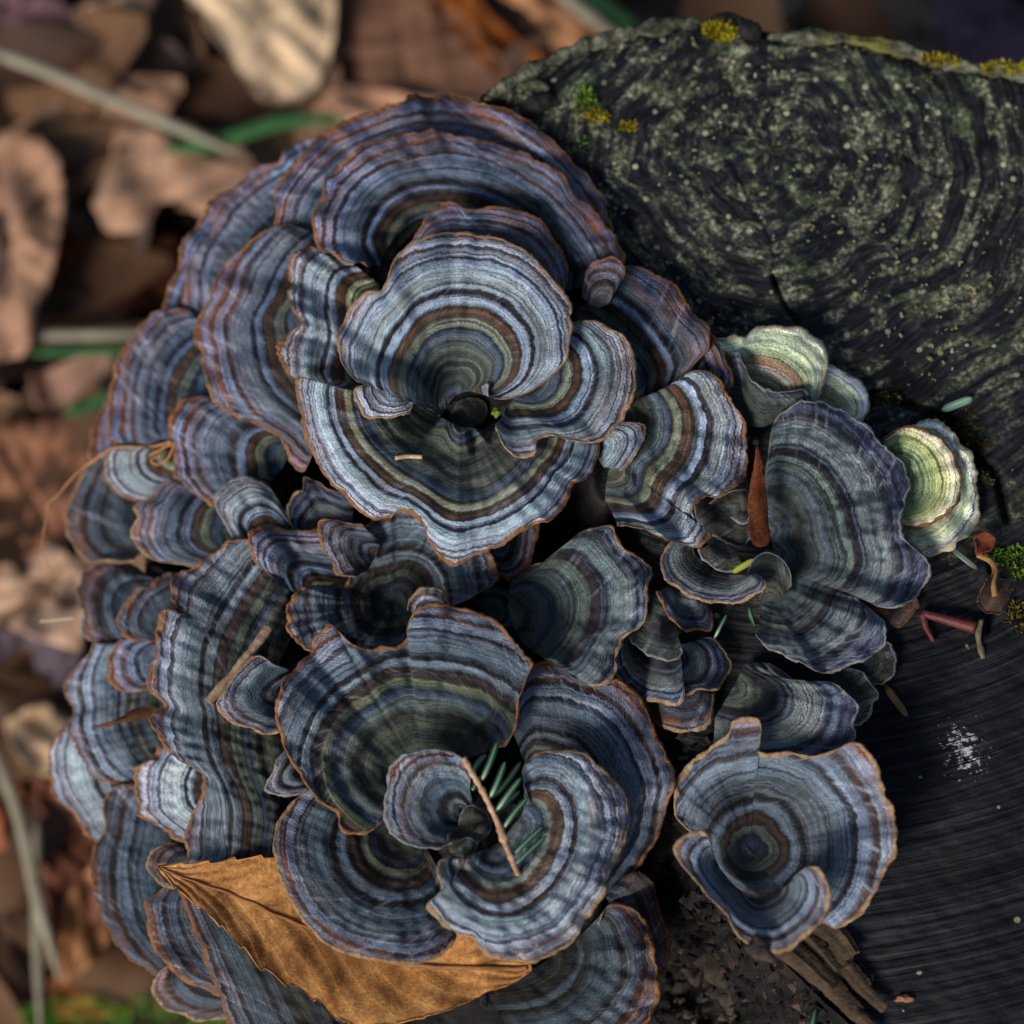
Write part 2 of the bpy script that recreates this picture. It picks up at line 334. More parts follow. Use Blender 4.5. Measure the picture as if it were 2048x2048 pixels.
capn = [0]
def build_cap(parent, rim, inner, seq, zi, zr, bulge=2.0, droop=2.0, und=1.0, margin='tan', mw=0.62, var=None, lref=260., closed=False, gap=1.2, tpow=1.0, origin=None, trunc=0.5, hull=9, rnd=.8, side=True):
    capn[0] += 1; seed = capn[0] * 13 + 5
    rim0 = smooth_path(rim, 400, closed); ns = int(max(40, min(300, path_len(rim0) / 3.6)))
    R = smooth_path(rim, ns, closed); I = smooth_path(inner, ns, closed and len(inner) > 1)
    Ls = np.hypot(*(R - I).T); Lm = float(Ls.mean()); nt = int(max(14, min(64, Ls.max() / 4.2)))
    arc = np.concatenate([[0], np.cumsum(np.hypot(*np.diff(R, axis=0).T))])
    arcw = arc if not closed else 0.5 * arc[-1] * (1 - np.cos(2 * np.pi * np.arange(ns) / ns))
    t = np.linspace(0, 1, nt)[:, None]
    # crenulated margin
    nrm = (R - I) / (Ls[:, None] + 1e-6)
    jit = wob(arcw, seed, [(120, 2.4), (45, 1.3), (15, .7)]) * und
    env = np.ones(ns) if closed else np.minimum(1, np.minimum(arc, arc[-1] - arc) / 25)
    tt = t ** tpow
    Rs = R.copy(); kk = max(2, ns // 14)
    for _ in range(3):
        Rt = np.tile(Rs, (3, 1)) if closed else Rs; Rt = np.stack([boxblur(np.repeat(Rt[None, :, c], 3, 0), kk)[1] for c in (0, 1)], -1); Rs = Rt[ns:2 * ns] if closed else Rt
    if not closed:
        en = np.clip(np.minimum(np.arange(ns), ns - 1 - np.arange(ns)) / (3.0 * kk), 0, 1)[:, None]; Rs = R * (1 - en) + Rs * en
    wr = (1 - t ** 2.2) * rnd
    RX = R[None, :, 0] * (1 - wr) + Rs[None, :, 0] * wr; RY = R[None, :, 1] * (1 - wr) + Rs[None, :, 1] * wr
    X = I[None, :, 0] + (RX - I[None, :, 0]) * tt + (nrm[:, 0] * jit * env)[None] * t ** 5
    Y = I[None, :, 1] + (RY - I[None, :, 1]) * tt + (nrm[:, 1] * jit * env)[None] * t ** 5
    # bands wander a little off the straight generators
    hk = max(2, ns // hull); Lh = np.tile(Ls, 3)[None] if closed else Ls[None].copy(); Lh = boxblur(boxblur(maxfilt(np.repeat(Lh, 3, 0), hk), hk // 2 + 1), hk // 2 + 1)[1]
    if closed: Lh = Lh[ns:2 * ns]
    Lh = Ls + trunc * np.maximum(0, Lh - Ls)
    d = (1 - t * (Ls / Lh)[None]) * np.clip(((0 if closed else .6) * Lh + (1 if closed else .4) * Lm) / lref, .12, 1.5)[None]
    zr = list(np.atleast_1d(zr)) + ([np.atleast_1d(zr)[0]] if closed else [])
    zi_ = np.interp(np.linspace(0, 1, ns), np.linspace(0, 1, len(np.atleast_1d(zi))), np.atleast_1d(zi))
    zr_ = np.interp(np.linspace(0, 1, ns), np.linspace(0, 1, len(np.atleast_1d(zr))), np.atleast_1d(zr))
    sc = min(1.0, Lm / 200) + .15
    tz = t * (Ls / Lh)[None]
    Z = zi_ + (zr_ - zi_) * (1 - (1 - tz) ** 1.3) + bulge * sc * 4 * tz * (1 - tz) - droop * sc * tz ** 5
    Z = Z + und * sc * tz ** 1.6 * wob(arcw, seed + 1, [(260, 1.5), (110, .7), (48, .22)])[None]
    Z = Z + .17 * np.sin(d * 2 * np.pi * 5.2 + .6) * np.minimum(1, d * 9) + .09 * np.sin(d * 2 * np.pi * 11) * np.minimum(1, d * 9)
    Z = Z + wob2(X, Y, seed + 2, [(60, .30), (24, .12)]) * und
    thick = 1.5 * (1 - t ** 2) * min(1.4, sc + .3) + .7 + 0 * Z
    thick = thick * min(1, max(.3, Lm / 70))
    if not closed: thick = thick * np.clip(np.minimum(np.arange(ns), ns - 1 - np.arange(ns)) / 6, .06, 1)[None]
    # rest on what lies below
    ci = cell(X, Y); need = np.maximum(0, HMAP[ci] + gap - (Z - thick)); need[HMAP[ci] < -300] = 0
    if need.max() > 0:
        k = 5; Z = Z + boxblur(maxfilt(need, k), k)
    hm = np.full_like(HMAP, -400.0); np.maximum.at(hm, ci, Z); hl = np.full_like(HLOW, 400.0); np.minimum.at(hl, ci, Z - thick)
    hm = maxfilt(hm, 1); HMAP[:] = np.maximum(HMAP, hm)
    hl = -maxfilt(-hl, 1); HLOW[:] = np.minimum(HLOW, hl)
    step = max(1, ns // 12); ATT.extend([(I[j, 0], I[j, 1], float((Z - thick)[0, j])) for j in range(0, ns, step)])
    P = unproject(X, Y, Z)
    ds = np.gradient(P, axis=1); dt = np.gradient(P, axis=0); n = np.cross(dt, ds); n /= np.linalg.norm(n, axis=2)[..., None] + 1e-15
    n *= np.sign((n[..., 2:3]).mean() or 1.0)
    n[n[..., 2] < .15] = (0, 0, 1.0)
    n = n * .5 + np.array([0, 0, .5]); n /= np.linalg.norm(n, axis=2)[..., None]
    PB = unproject(X, Y, Z - thick)
    mmr = np.broadcast_to((1 - t) * 0 + t * (Ls / 10.24)[None], X.shape); mma = np.broadcast_to((arc / 10.24)[None] * (.35 + .65 * t), X.shape)
    uv_mm = np.stack([mma, mmr], -1).reshape(-1, 2); uv_z = np.stack([np.broadcast_to(d, X.shape), np.broadcast_to(t, X.shape)], -1).reshape(-1, 2)
    v0 = var if var is not None and var >= 10 else capn[0] % 7
    f = grid_faces(nt, ns, wrap=closed)
    q = P.reshape(-1, 3)[f[len(f) // 2]]; flip = np.cross(q[1] - q[0], q[2] - q[0])[2] < 0
    # majority orientation
    qq = P.reshape(-1, 3)[f]; cz = np.cross(qq[:, 1] - qq[:, 0], qq[:, 2] - qq[:, 0])[:, 2].sum(); flip = cz < 0
    org = origin if origin is not None else parent.location
    fs = f[:, ::-1] if flip else f
    capo = mesh_obj('cap', P.reshape(-1, 3), fs, cap_material(seq, v0), parent, {'mm': uv_mm, 'zone': uv_z}, origin=org)
    # underside, coarser
    it = np.unique(np.concatenate([np.arange(0, nt, 2), [nt - 1]])); js = np.unique(np.concatenate([np.arange(0, ns, 3), [ns - 1]])) if not closed else np.arange(ns)
    if not closed and ns > 44: js = js[(js >= 6) & (js <= ns - 7)]
    fb = grid_faces(len(it), len(js), wrap=closed); fb = fb if flip else fb[:, ::-1]
    mesh_obj('pore_surface', PB[np.ix_(it, js)].reshape(-1, 3), fb, PORE, capo, {'mm': uv_mm.reshape(nt, ns, 2)[np.ix_(it, js)].reshape(-1, 2)}, origin=org)
    # rolled margin round the free edge
    if closed:
        idx = [(nt - 1, j) for j in range(ns)]; inn = [(nt - 2, j) for j in range(ns)]
    else:
        k0 = max(1, int(nt * .88)) if side else nt - 1
        idx = [(i, 0) for i in range(k0, nt - 1)] + [(nt - 1, j) for j in range(ns)] + [(i, ns - 1) for i in range(nt - 2, k0 - 1, -1)]
        inn = [(i, 2) for i in range(k0, nt - 1)] + [(nt - 3, min(max(j, 2), ns - 3)) for j in range(ns)] + [(i, ns - 3) for i in range(nt - 2, k0 - 1, -1)]
    ii = np.array(idx); jj = np.array(inn); E = P[ii[:, 0], ii[:, 1]]; EB = PB[ii[:, 0], ii[:, 1]]; IN = P[jj[:, 0], jj[:, 1]]
    out = E - IN; out /= np.linalg.norm(out, axis=1)[:, None] + 1e-12
    for _ in range(3): out = (np.roll(out, 1, 0) + out + np.roll(out, -1, 0)) / 3 if closed else np.vstack([out[:1], (out[:-2] + out[1:-1] + out[2:]) / 3, out[-1:]])
    out /= np.linalg.norm(out, axis=1)[:, None] + 1e-12
    nn = E - EB; hh = np.linalg.norm(nn, axis=1)[:, None] + 1e-12; nn = nn / hh; hh = np.maximum(hh, .0005)
    la = np.arange(len(E)) * .35; w = .001 * mw * (1 + wob(la, seed + 7, [(9, .22), (3, .22)]))[:, None]; w = np.clip(w, .0002, .0014)
    prof = [(-1.0, .10), (-.45, .32), (.0, .30), (.42, .02), (.60, -.35), (.35, -.85), (-.4, -1.02)]
    V = []
    for a, b in prof:
        V.append(E + out * (w * a) + nn * (np.where(b > 0, b * .0006, 0) + np.where(b < 0, b, 0) * np.maximum(hh, .0007)))
    V = np.stack(V, 0); m_, n_ = V.shape[:2]
    uvm = np.stack([np.broadcast_to(la * 3, (m_, n_)), np.broadcast_to(np.arange(m_)[:, None] * .3, (m_, n_))], -1).reshape(-1, 2)
    fm = grid_faces(m_, n_, wrap=closed); qv = V.reshape(-1, 3)[fm]; c = np.cross(qv[:, 1] - qv[:, 0], qv[:, 2] - qv[:, 0])
    topn = c.reshape(m_ - 1, -1, 3)[1, :, 2].sum()
    mesh_obj('margin', V.reshape(-1, 3), fm if topn > 0 else fm[:, ::-1], MARG[margin], capo, {'mm': uvm}, origin=org)
    return capo

def fungus(label, lobes, group=None, loc=None):
    """one bracket = one thing; lobes is a list of dicts for build_cap"""
    r0 = lobes[0]; ip = np.mean(np.array(r0['inner']), 0); z0 = float(np.mean(np.atleast_1d(r0['zi'])))
    e = thing('bracket_fungus', unproject(ip[0], ip[1], z0 - 2), label, 'fungus', group)
    for lb in lobes: build_cap(e, **lb)
    return e
def lobe(rim, inner, seq, zi, zr, **kw): return dict(rim=rim, inner=inner, seq=seq, zi=zi, zr=zr, **kw)


def leaf_material(name, cols, veins=True, rough=.78, spec=.15, trans=0.0, ns=1.0):
    """dead leaf: mottled colour, pale veins from the 'leaf' map (x along the midrib, y -1..1 across)"""
    M = NT(name); u = M.n.new('ShaderNodeUVMap'); u.uv_map = 'leaf'; sp = M.n.new('ShaderNodeSeparateXYZ'); M.link(u.outputs[0], sp.inputs[0])
    p = M.obj(); a = M.noise(p, 45 * ns, 4, .65, .6); b = M.noise(p, 420 * ns, 3, .7); c = M.noise(p, 1600, 2, .7)
    f = M.math('ADD', M.math('MULTIPLY', a, .62), M.math('MULTIPLY', b, .38))
    col = M.ramp(f, [(.3 + .4 * k / (len(cols) - 1), lin(q)) for k, q in enumerate(cols)])
    col = M.mix(M.math('MULTIPLY', M.math('SUBTRACT', c, .5), 1.6, clamp=True), col, lin(tuple(v * .45 for v in cols[0])))
    h = M.math('ADD', M.math('MULTIPLY', a, .5), M.math('MULTIPLY', c, .35))
    if veins:
        ay = M.math('ABSOLUTE', sp.outputs[1]); ph = M.math('SUBTRACT', M.math('MULTIPLY', sp.outputs[0], 11.0), M.math('MULTIPLY', ay, 2.4))
        ph = M.math('ADD', ph, M.math('MULTIPLY', M.noise(p, 60, 2, .5), .35))
        fr = M.math('ABSOLUTE', M.math('SUBTRACT', M.math('FRACT', ph), .5)); v = M.math('SUBTRACT', 1.0, M.math('MULTIPLY', fr, 9.0), clamp=True)
        mid = M.math('SUBTRACT', 1.0, M.math('MULTIPLY', ay, 26.0), clamp=True); v = M.math('MAXIMUM', v, mid)
        col = M.mix(M.math('MULTIPLY', v, .05), col, lin(tuple(min(255, q * .62) for q in cols[-1])))
        h = M.math('ADD', h, M.math('MULTIPLY', v, .10))
    M.bump(h, .0006, .7)
    M.done(col, rough, spec)
    if trans:
        M.b.inputs['Transmission Weight'].default_value = 0.0
        tl = M.n.new('ShaderNodeBsdfTranslucent'); M.link(col, tl.inputs[0]); mx = M.n.new('ShaderNodeMixShader'); mx.inputs[0].default_value = trans
        M.link(M.b.outputs[0], mx.inputs[1]); M.link(tl.outputs[0], mx.inputs[2]); M.link(mx.outputs[0], M.n['Material Output'].inputs[0])
    return M.m

def sheet(P, th, wrap=False):
    """give a grid sheet (n,m,3) a real thickness th (m): verts, faces"""
    n, m = P.shape[:2]; ds = np.gradient(P, axis=1); dt = np.gradient(P, axis=0); nn = np.cross(dt, ds); nn /= np.linalg.norm(nn, axis=2)[..., None] + 1e-12
    if nn[..., 2].mean() < 0: nn = -nn
    B = P - nn * th; V = np.concatenate([P.reshape(-1, 3), B.reshape(-1, 3)]); f = grid_faces(n, m, wrap=wrap)
    q = P.reshape(-1, 3)[f]; up = np.cross(q[:, 1] - q[:, 0], q[:, 2] - q[:, 0])[:, 2].sum() > 0
    if not up: f = f[:, ::-1]
    fb = f[:, ::-1] + n * m
    if wrap: ring = [(n - 1) * m + j for j in range(m)]
    else: ring = [j for j in range(m)] + [i * m + m - 1 for i in range(1, n)] + [(n - 1) * m + j for j in range(m - 2, -1, -1)] + [i * m for i in range(n - 2, 0, -1)]
    r = np.array(ring); r2 = np.roll(r, -1); side = np.stack([r, r2, r2 + n * m, r + n * m], -1)
    return V, np.vstack([f, fb, side])

def toothed_leaf():
    up = [(314, 1731), (361, 1727), (398, 1725), (440, 1722), (480, 1716), (520, 1713), (560, 1715), (640, 1728), (740, 1762), (850, 1815), (950, 1865), (1020, 1905), (1063, 1930)]
    lo = [(314, 1731), (339, 1764), (373, 1795), (410, 1823), (450, 1860), (497, 1908), (525, 1935), (562, 1960), (600, 1980), (646, 2012), (690, 2046), (760, 2052), (820, 2040), (873, 2026), (935, 2003), (997, 1975), (1035, 1962), (1063, 1936)]
    n, m = 150, 46; U = smooth_path(up, n); Lw = smooth_path(lo, n); s = np.linspace(0, 1, n)
    saw = lambda s, k: ((s * k) % 1.0) ** 2
    perp = (Lw - U); perp /= np.linalg.norm(perp, axis=1)[:, None] + 1e-6; e = np.clip(np.minimum(s * 12, (1 - s) * 2), 0, 1)[:, None]
    Lw = Lw + perp * (saw(s, 15)[:, None] * 9 - 3 + wob(s * 100, 4, [(6, 1.5)])[:, None]) * e; U = U - perp * (saw(s, 15)[:, None] * 8 - 3) * e
    v = np.linspace(0, 1, m)[None, :, None]; G = U[:, None] * (1 - v) + Lw[:, None] * v; X, Y = G[..., 0], G[..., 1]
    w = v[..., 0] * 2 - 1; Z = -12 + 10 * s[:, None] + 0 * X - 5 * w * s[:, None] * 0 + 1.6 * np.abs(w) ** 1.5 * np.sin(s[:, None] * np.pi) + wob2(X, Y, 90, [(260, 1.2), (90, .5)]) - .12 * np.cos((s[:, None] * 11 - np.abs(w) * 2.4) * 2 * np.pi)
    ci = cell(X, Y); need = np.maximum(0, HMAP[ci] + .8 - Z); need[HMAP[ci] < -300] = 0; k = 14; Z = Z + boxblur(boxblur(maxfilt(need, 7), 7), 6)
    hm = np.full_like(HMAP, -400.0); np.maximum.at(hm, ci, Z); HMAP[:] = np.maximum(HMAP, maxfilt(hm, 2))
    P = unproject(X, Y, Z); o = thing('dead_leaf', P[n // 2, m // 2], 'brown toothed beech leaf with pointed tip wedged between the lower brackets', 'leaf')
    V, f = sheet(P, .00035); uv = np.stack([s[:, None] + 0 * X, w + 0 * X], -1).reshape(-1, 2)
    mat = leaf_material('brown_toothed_leaf', [(108, 68, 36), (162, 108, 60), (208, 148, 86), (242, 192, 124)], trans=.25, ns=2.0)
    mesh_obj('blade', V, f, mat, o, {'leaf': np.vstack([uv, uv])}, origin=np.array(o.location))
    mid = P[2:-2, m // 2] + np.array([0, 0, .0001]); vv, ff = tube(mid, np.linspace(.00022, .0005, len(mid)), 6)
    mesh_obj('midrib', vv, ff, mat_simple('leaf_midrib', (112, 70, 38), (150, 100, 58)), o, origin=np.array(o.location))
    return o

def mat_simple(name, a, b, scale=300, rough=.6, spec=.35, bump=.0004, stretch=(1, 1, 1)):
    M = NT(name); p = M.obj(stretch); n = M.noise(p, scale, 4, .65); n2 = M.noise(p, scale * 5, 2, .7)
    col = M.mix(M.math('MULTIPLY', M.math('SUBTRACT', M.math('ADD', M.math('MULTIPLY', n, .7), M.math('MULTIPLY', n2, .3)), .32), 2.8, clamp=True), lin(a), lin(b))
    M.bump(n, bump, .7); return M.done(col, rough, spec)

# ------------------------------------------------------------------ outline of the stump's cut face (picture points, height 0)
STUMP = [(960, 195), (1010, 172), (1090, 128), (1180, 88), (1290, 58), (1400, 50), (1480, 58), (1560, 72), (1700, 80), (1800, 100), (1900, 128), (2048, 145), (2200, 190),
         (2420, 380), (2600, 800), (2620, 1300), (2480, 1900), (2250, 2250), (1950, 2300), (1780, 2120), (1620, 1960), (1480, 1800), (1400, 1640), (1350, 1450),
         (1310, 1250), (1260, 1050), (1200, 800), (1165, 560), (1120, 380), (1060, 270)]
def inside(px, py, poly):
    poly = np.array(poly); x1, y1 = poly[:, 0], poly[:, 1]; x2, y2 = np.roll(x1, -1), np.roll(y1, -1); r = np.zeros(np.shape(px), bool)
    for a, b, c, d in zip(x1, y1, x2, y2):
        r ^= ((b > py) != (d > py)) & (px < (c - a) * (py - b) / (d - b + 1e-9) + a)
    return r
SP = smooth_path(STUMP, 500, True)
gx, gy = np.meshgrid(LO + (np.arange(NX) + .5) * CELL, LO + (np.arange(NX) + .5) * CELL)
HMAP[inside(gx, gy, SP)] = 0.8

# ------------------------------------------------------------------ the brackets, lowest layers first
GR = 'overlapping banded bracket fungi on the stump'
def F(label, *lobes): return fungus(label, list(lobes), GR)
# on and beside the cut face
F('bare pinkish brown flap with ragged edge poking out beneath the large slate fan', lobe(tr('J', [(1610, 380), (1680, 430), (1720, 485), (1770, 490), (1830, 430), (1890, 360), (1880, 310)]), tr('J', [(1640, 330), (1800, 290)]), 'brown', 2, 3, margin='brown', mw=.4))
F('small plain olive lobe with thin pale rim peeping out under the slate fan', lobe(tr('J', [(1600, 600), (1650, 590), (1710, 620), (1745, 700), (1740, 790), (1700, 840), (1600, 865), (1520, 850)]), tr('J', [(1500, 680), (1480, 760)]), 'olive', 2, 4, margin='grey', mw=.35))
F('olive grey lobe with pointed corner next to the plain olive lobe', lobe(tr('J', [(1440, 760), (1520, 780), (1570, 840), (1635, 940), (1600, 990), (1575, 1060), (1530, 1120), (1460, 1130)]), tr('J', [(1330, 800), (1360, 1000)]), 'olive', 3, 6, margin='grey', mw=.35))
F('small pale green lobe half hidden behind the larger pale green cap', lobe(tr('F', [(810, 490), (900, 510), (980, 560), (1040, 630), (1070, 700), (1060, 770), (1020, 810)]), tr('F', [(790, 690), (830, 720), (900, 760)]), 'pale', 4, 5, margin='cream', lref=190, mw=.5))
F('pale green cap with an orange brown arc and cream rim lying on the cut face', lobe(tr('F', [(225, 360), (310, 348), (385, 350), (420, 310), (500, 285), (600, 285), (680, 290), (760, 340), (820, 410), (845, 480), (830, 560), (800, 640), (770, 690)]), tr('F', [(280, 470), (420, 600), (520, 640), (600, 650), (690, 660)]), 'pale', 7, 9, margin='cream', lref=205, mw=.7))
F('round pale green cup with a raised brown edged disc inside a wide ragged flange',
  lobe(tr('F', [(1260, 860), (1370, 805), (1450, 815), (1510, 840), (1560, 910), (1610, 980), (1650, 1050), (1665, 1130), (1672, 1250), (1668, 1350), (1630, 1410), (1560, 1470), (1480, 1520), (1410, 1555), (1340, 1530), (1270, 1450)]),
       tr('F', [(1230, 1000), (1330, 950), (1400, 1000), (1440, 1100), (1440, 1180), (1400, 1260), (1300, 1320), (1230, 1330)]), 'pale', 3, 6, margin='cream', lref=330, mw=.7, und=1.6),
  lobe(tr('F', [(1150, 905), (1250, 850), (1360, 842), (1440, 880), (1510, 950), (1558, 1040), (1575, 1130), (1568, 1230), (1530, 1300), (1450, 1350), (1350, 1385), (1230, 1395)]),
       tr('F', [(1170, 1050), (1200, 1130), (1190, 1220)]), 'cup', 3, 9, margin='rust', lref=190, mw=.5, var=1))
F('plain grey green lobe folded in front of the pale green cap', lobe(tr('F', [(270, 560), (290, 470), (315, 430), (350, 432), (390, 520), (430, 590), (520, 632), (620, 642), (690, 632), (770, 695), (700, 760)]), tr('F', [(310, 800), (400, 830), (480, 840), (560, 800)]), 'olive', 2, 12, margin='grey', mw=.3))
F('shaded dark olive cap tucked between the rosette and the reddish pointed leaf', lobe(tr('F', [(90, 1180), (110, 1300), (160, 1400), (260, 1470), (360, 1500), (420, 1450)]), tr('F', [(300, 1000), (380, 1080), (420, 1200)]), 'olive', 1, 4, margin='grey', mw=.3),
  lobe(tr('F', [(190, 1260), (240, 1230), (320, 1190), (400, 1180), (410, 1300), (380, 1370), (310, 1340)]), tr('F', [(330, 1270), (370, 1290)]), 'olive', 4, 8, margin='grey', mw=.3))
F('wide shaded dark bowl with one blue grey curled lobe at its edge', lobe(tr('J', [(930, 730), (1040, 800), (1140, 880), (1185, 895), (1210, 860), (1270, 845), (1350, 860), (1420, 910), (1480, 980), (1500, 1040), (1478, 1090), (1470, 1130), (1485, 1180), (1460, 1240), (1380, 1300), (1290, 1340), (1200, 1360), (1100, 1360), (1000, 1370), (880, 1370), (700, 1340), (570, 1250)]),
  tr('J', [(800, 720), (770, 740), (740, 800), (700, 880), (640, 980), (580, 1080)]), 'slate', 1, [4, 9, 14, 12, 8, 2], margin='grey', mw=.35, lref=330))
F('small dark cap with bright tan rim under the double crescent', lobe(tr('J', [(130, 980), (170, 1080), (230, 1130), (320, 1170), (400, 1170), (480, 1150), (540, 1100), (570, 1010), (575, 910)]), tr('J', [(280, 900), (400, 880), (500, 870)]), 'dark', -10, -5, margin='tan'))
F('double dark crescent with black inner bands and curled tan edge',
  lobe(tr('J', [(330, 640), (430, 600), (520, 562), (590, 580), (640, 640), (682, 735), (660, 800), (600, 880), (560, 900), (480, 905), (400, 930)]), tr('J', [(250, 590), (300, 690), (260, 780)]), 'slate', -7, 0, margin='tan', mw=.5),
  lobe(tr('I', [(1270, 900), (1240, 980), (1230, 1090), (1260, 1160), (1330, 1230), (1400, 1285), (1500, 1302), (1620, 1308), (1662, 1280), (1672, 1240), (1665, 1180), (1640, 1130)]), tr('I', [(1330, 800), (1400, 900), (1480, 960), (1560, 990), (1630, 980), (1650, 930)]), 'slate', -7, 3, margin='tan', mw=.5, lref=170),
  lobe(tr('I', [(1300, 850), (1350, 930), (1440, 1000), (1540, 1035), (1620, 1030), (1660, 980)]), tr('I', [(1420, 560), (1500, 600), (1560, 640)]), 'olive', -2, -1, margin='grey', mw=.25))
F('small black blue lobe with thin orange edge below the long slate crescent', lobe(tr('I', [(1490, 590), (1530, 680), (1600, 780), (1680, 832), (1760, 830), (1850, 828), (1858, 760), (1830, 690), (1770, 640)]), tr('I', [(1560, 560), (1720, 560)]), 'slate', -6, -1, margin='rust', mw=.4))
F('large slate green fan with scalloped dark edge and thin close bands', lobe(tr('F', [(510, 1000), (528, 880), (545, 815), (590, 760), (650, 720), (740, 698), (850, 712), (920, 742), (990, 792), (1080, 850), (1120, 900), (1160, 960), (1210, 1000), (1260, 1060), (1298, 1110), (1300, 1180), (1270, 1250), (1240, 1310), (1235, 1390), (1265, 1450), (1330, 1510), (1380, 1560), (1410, 1620), (1385, 1690), (1340, 1750), (1290, 1800), (1220, 1838), (1140, 1838), (1060, 1800)],
                        'J', [(1470, 300), (1530, 350), (1610, 400), (1670, 460), (1690, 540), (1640, 620), (1560, 690), (1480, 730), (1400, 765), (1290, 800), (1200, 762), (1100, 705), (1000, 662), (920, 632), (870, 602), (842, 550), (860, 510), (900, 480)]),
  tr('F', [(480, 1200), (500, 1330), (530, 1450), (550, 1550), (540, 1650)], 'J', [(880, 330), (880, 390)]), 'slate', 4, [10, 12, 13, 12, 9, 14, 12], margin='grey', mw=.4, und=1.5, lref=210, bulge=3),
  lobe(tr('J', [(790, 150), (830, 60), (900, 15), (970, 30), (1030, 80), (1065, 150), (1070, 230)]), tr('J', [(860, 320), (960, 330), (1020, 300)]), 'olive', 7, 15, margin='grey', mw=.2, und=.3))
F('dark slate crescent with thin tan edge curling up beside the slate fan', lobe(tr('I', [(1600, 255), (1520, 350)], 'J', [(240, 110), (265, 190), (330, 240), (420, 290), (500, 322), (600, 342), (690, 347), (780, 322), (850, 272), (900, 225), (882, 180), (845, 155)]),
  tr('J', [(500, -60), (440, -10), (480, 60), (560, 125), (640, 155), (700, 160), (790, 158)]), 'slate', [-2, 4, 10], [2, 8, 16], margin='tan', mw=.4, lref=120),
  lobe(tr('J', [(470, 0), (500, 60), (560, 110), (620, 135), (700, 130), (760, 100)]), tr('J', [(600, -60), (700, -20)]), 'olive', 4, 8, margin='grey', mw=.25))
F('separate ringed bowl with a curled front lip standing alone by the rotten wood',
  lobe(tr('N', [(700, 1340), (820, 1365), (880, 1395), (960, 1362), (1020, 1320), (1080, 1230), (1120, 1160), (1160, 1065), (1208, 1000), (1217, 900), (1210, 800), (1190, 720), (1150, 650), (1130, 560), (1100, 480), (1050, 410), (990, 376), (940, 385), (870, 425), (740, 448), (650, 432), (560, 440), (475, 436), (448, 410), (475, 330), (466, 255), (430, 237), (370, 240), (320, 268), (300, 320), (240, 370), (180, 420), (110, 462), (80, 500), (30, 560), (6, 620), (0, 700), (6, 780), (60, 840), (120, 900), (170, 1000), (250, 1110), (350, 1200), (480, 1270), (600, 1310)]),
       [tr('N', [(410, 962)])[0]], 'blue', 2, [10, 18, 20, 20, 22, 23, 19, 11, 8, 9], margin='tan', mw=.62, lref=262, bulge=-3.5, droop=1, trunc=1.0, hull=6, rnd=.1, closed=True, und=.45),
  lobe(tr('N', [(205, 1010), (190, 920), (175, 880), (130, 866), (60, 882), (20, 920), (6, 970), (30, 1030), (90, 1110), (150, 1180), (220, 1250), (280, 1310), (320, 1390), (370, 1460), (440, 1508), (520, 1522), (600, 1518), (680, 1480), (750, 1410), (815, 1350), (845, 1260), (840, 1170), (812, 1090), (780, 1060), (720, 1066), (660, 1110)]),
       tr('N', [(230, 1040), (260, 1080), (300, 1130), (350, 1180), (430, 1228), (500, 1215), (560, 1195), (620, 1160)]), 'blue', 5, [20, 18, 17, 18, 21, 28], margin='tan', mw=.55, lref=170, und=.7))
# far shelves on the flank, next to the leaf litter
F('blue grey sliver of a cap showing behind the tall blue cap at the ground side', lobe(tr('C', [(380, 780), (320, 870), (280, 970), (256, 1080), (258, 1180), (300, 1230)]), tr('C', [(520, 900), (520, 1150)]), 'violet', -50, -56, margin='rust', mw=.4))
F('pale sunlit cap with orange edge hanging lowest over the leaf litter', lobe(tr('G', [(290, 1260), (240, 1300), (190, 1390), (160, 1480), (150, 1560), (170, 1650), (190, 1740), (240, 1800), (310, 1870), (360, 1932)], 'K', [(400, 700), (475, 755)]), tr('G', [(440, 1330), (520, 1500), (600, 1660)], 'K', [(640, 480), (640, 680)]), 'rosette', -52, -60, margin='rust', mw=.6, lref=190))
F('short blue lobe squeezed below the streaked purple cap', lobe(tr('A', [(190, 1250), (120, 1380), (85, 1500), (110, 1560), (225, 1560)]), tr('A', [(430, 1320), (430, 1540)]), 'violet', -38, -42, margin='rust', mw=.4))
F('streaked purple blue cap with fine white radial wrinkles behind the topmost fan', lobe(tr('A', [(1060, 400), (900, 455), (830, 540), (700, 605), (530, 710), (430, 790), (340, 900), (270, 1000), (205, 1090), (180, 1190), (205, 1270), (235, 1300), (222, 1400), (225, 1530), (300, 1580)]), tr('A', [(1250, 700), (1050, 950), (850, 1200), (700, 1400), (640, 1560)]), 'violet', -20, [-24, -32, -34], margin='rust', mw=.45, und=1.5, var=2))
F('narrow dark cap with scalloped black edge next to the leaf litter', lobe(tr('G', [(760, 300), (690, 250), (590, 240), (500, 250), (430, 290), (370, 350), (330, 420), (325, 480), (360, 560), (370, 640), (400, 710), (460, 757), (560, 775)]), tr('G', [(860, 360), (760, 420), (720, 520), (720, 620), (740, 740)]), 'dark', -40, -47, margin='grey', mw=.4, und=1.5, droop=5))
F('dark banded cap with a pale folded lower lip beside the drifting root fibre', lobe(tr('C', [(420, 1100), (300, 1180), (220, 1260), (180, 1350), (130, 1460), (102, 1560), (110, 1640), (140, 1720), (190, 1790), (225, 1838), (350, 1836), (530, 1842), (570, 1800)]), tr('C', [(700, 1250), (680, 1450), (670, 1600), (680, 1700), (640, 1740)]), 'dark', -46, [-50, -56, -54, -48], margin='tan', mw=.5, droop=4, var=1))
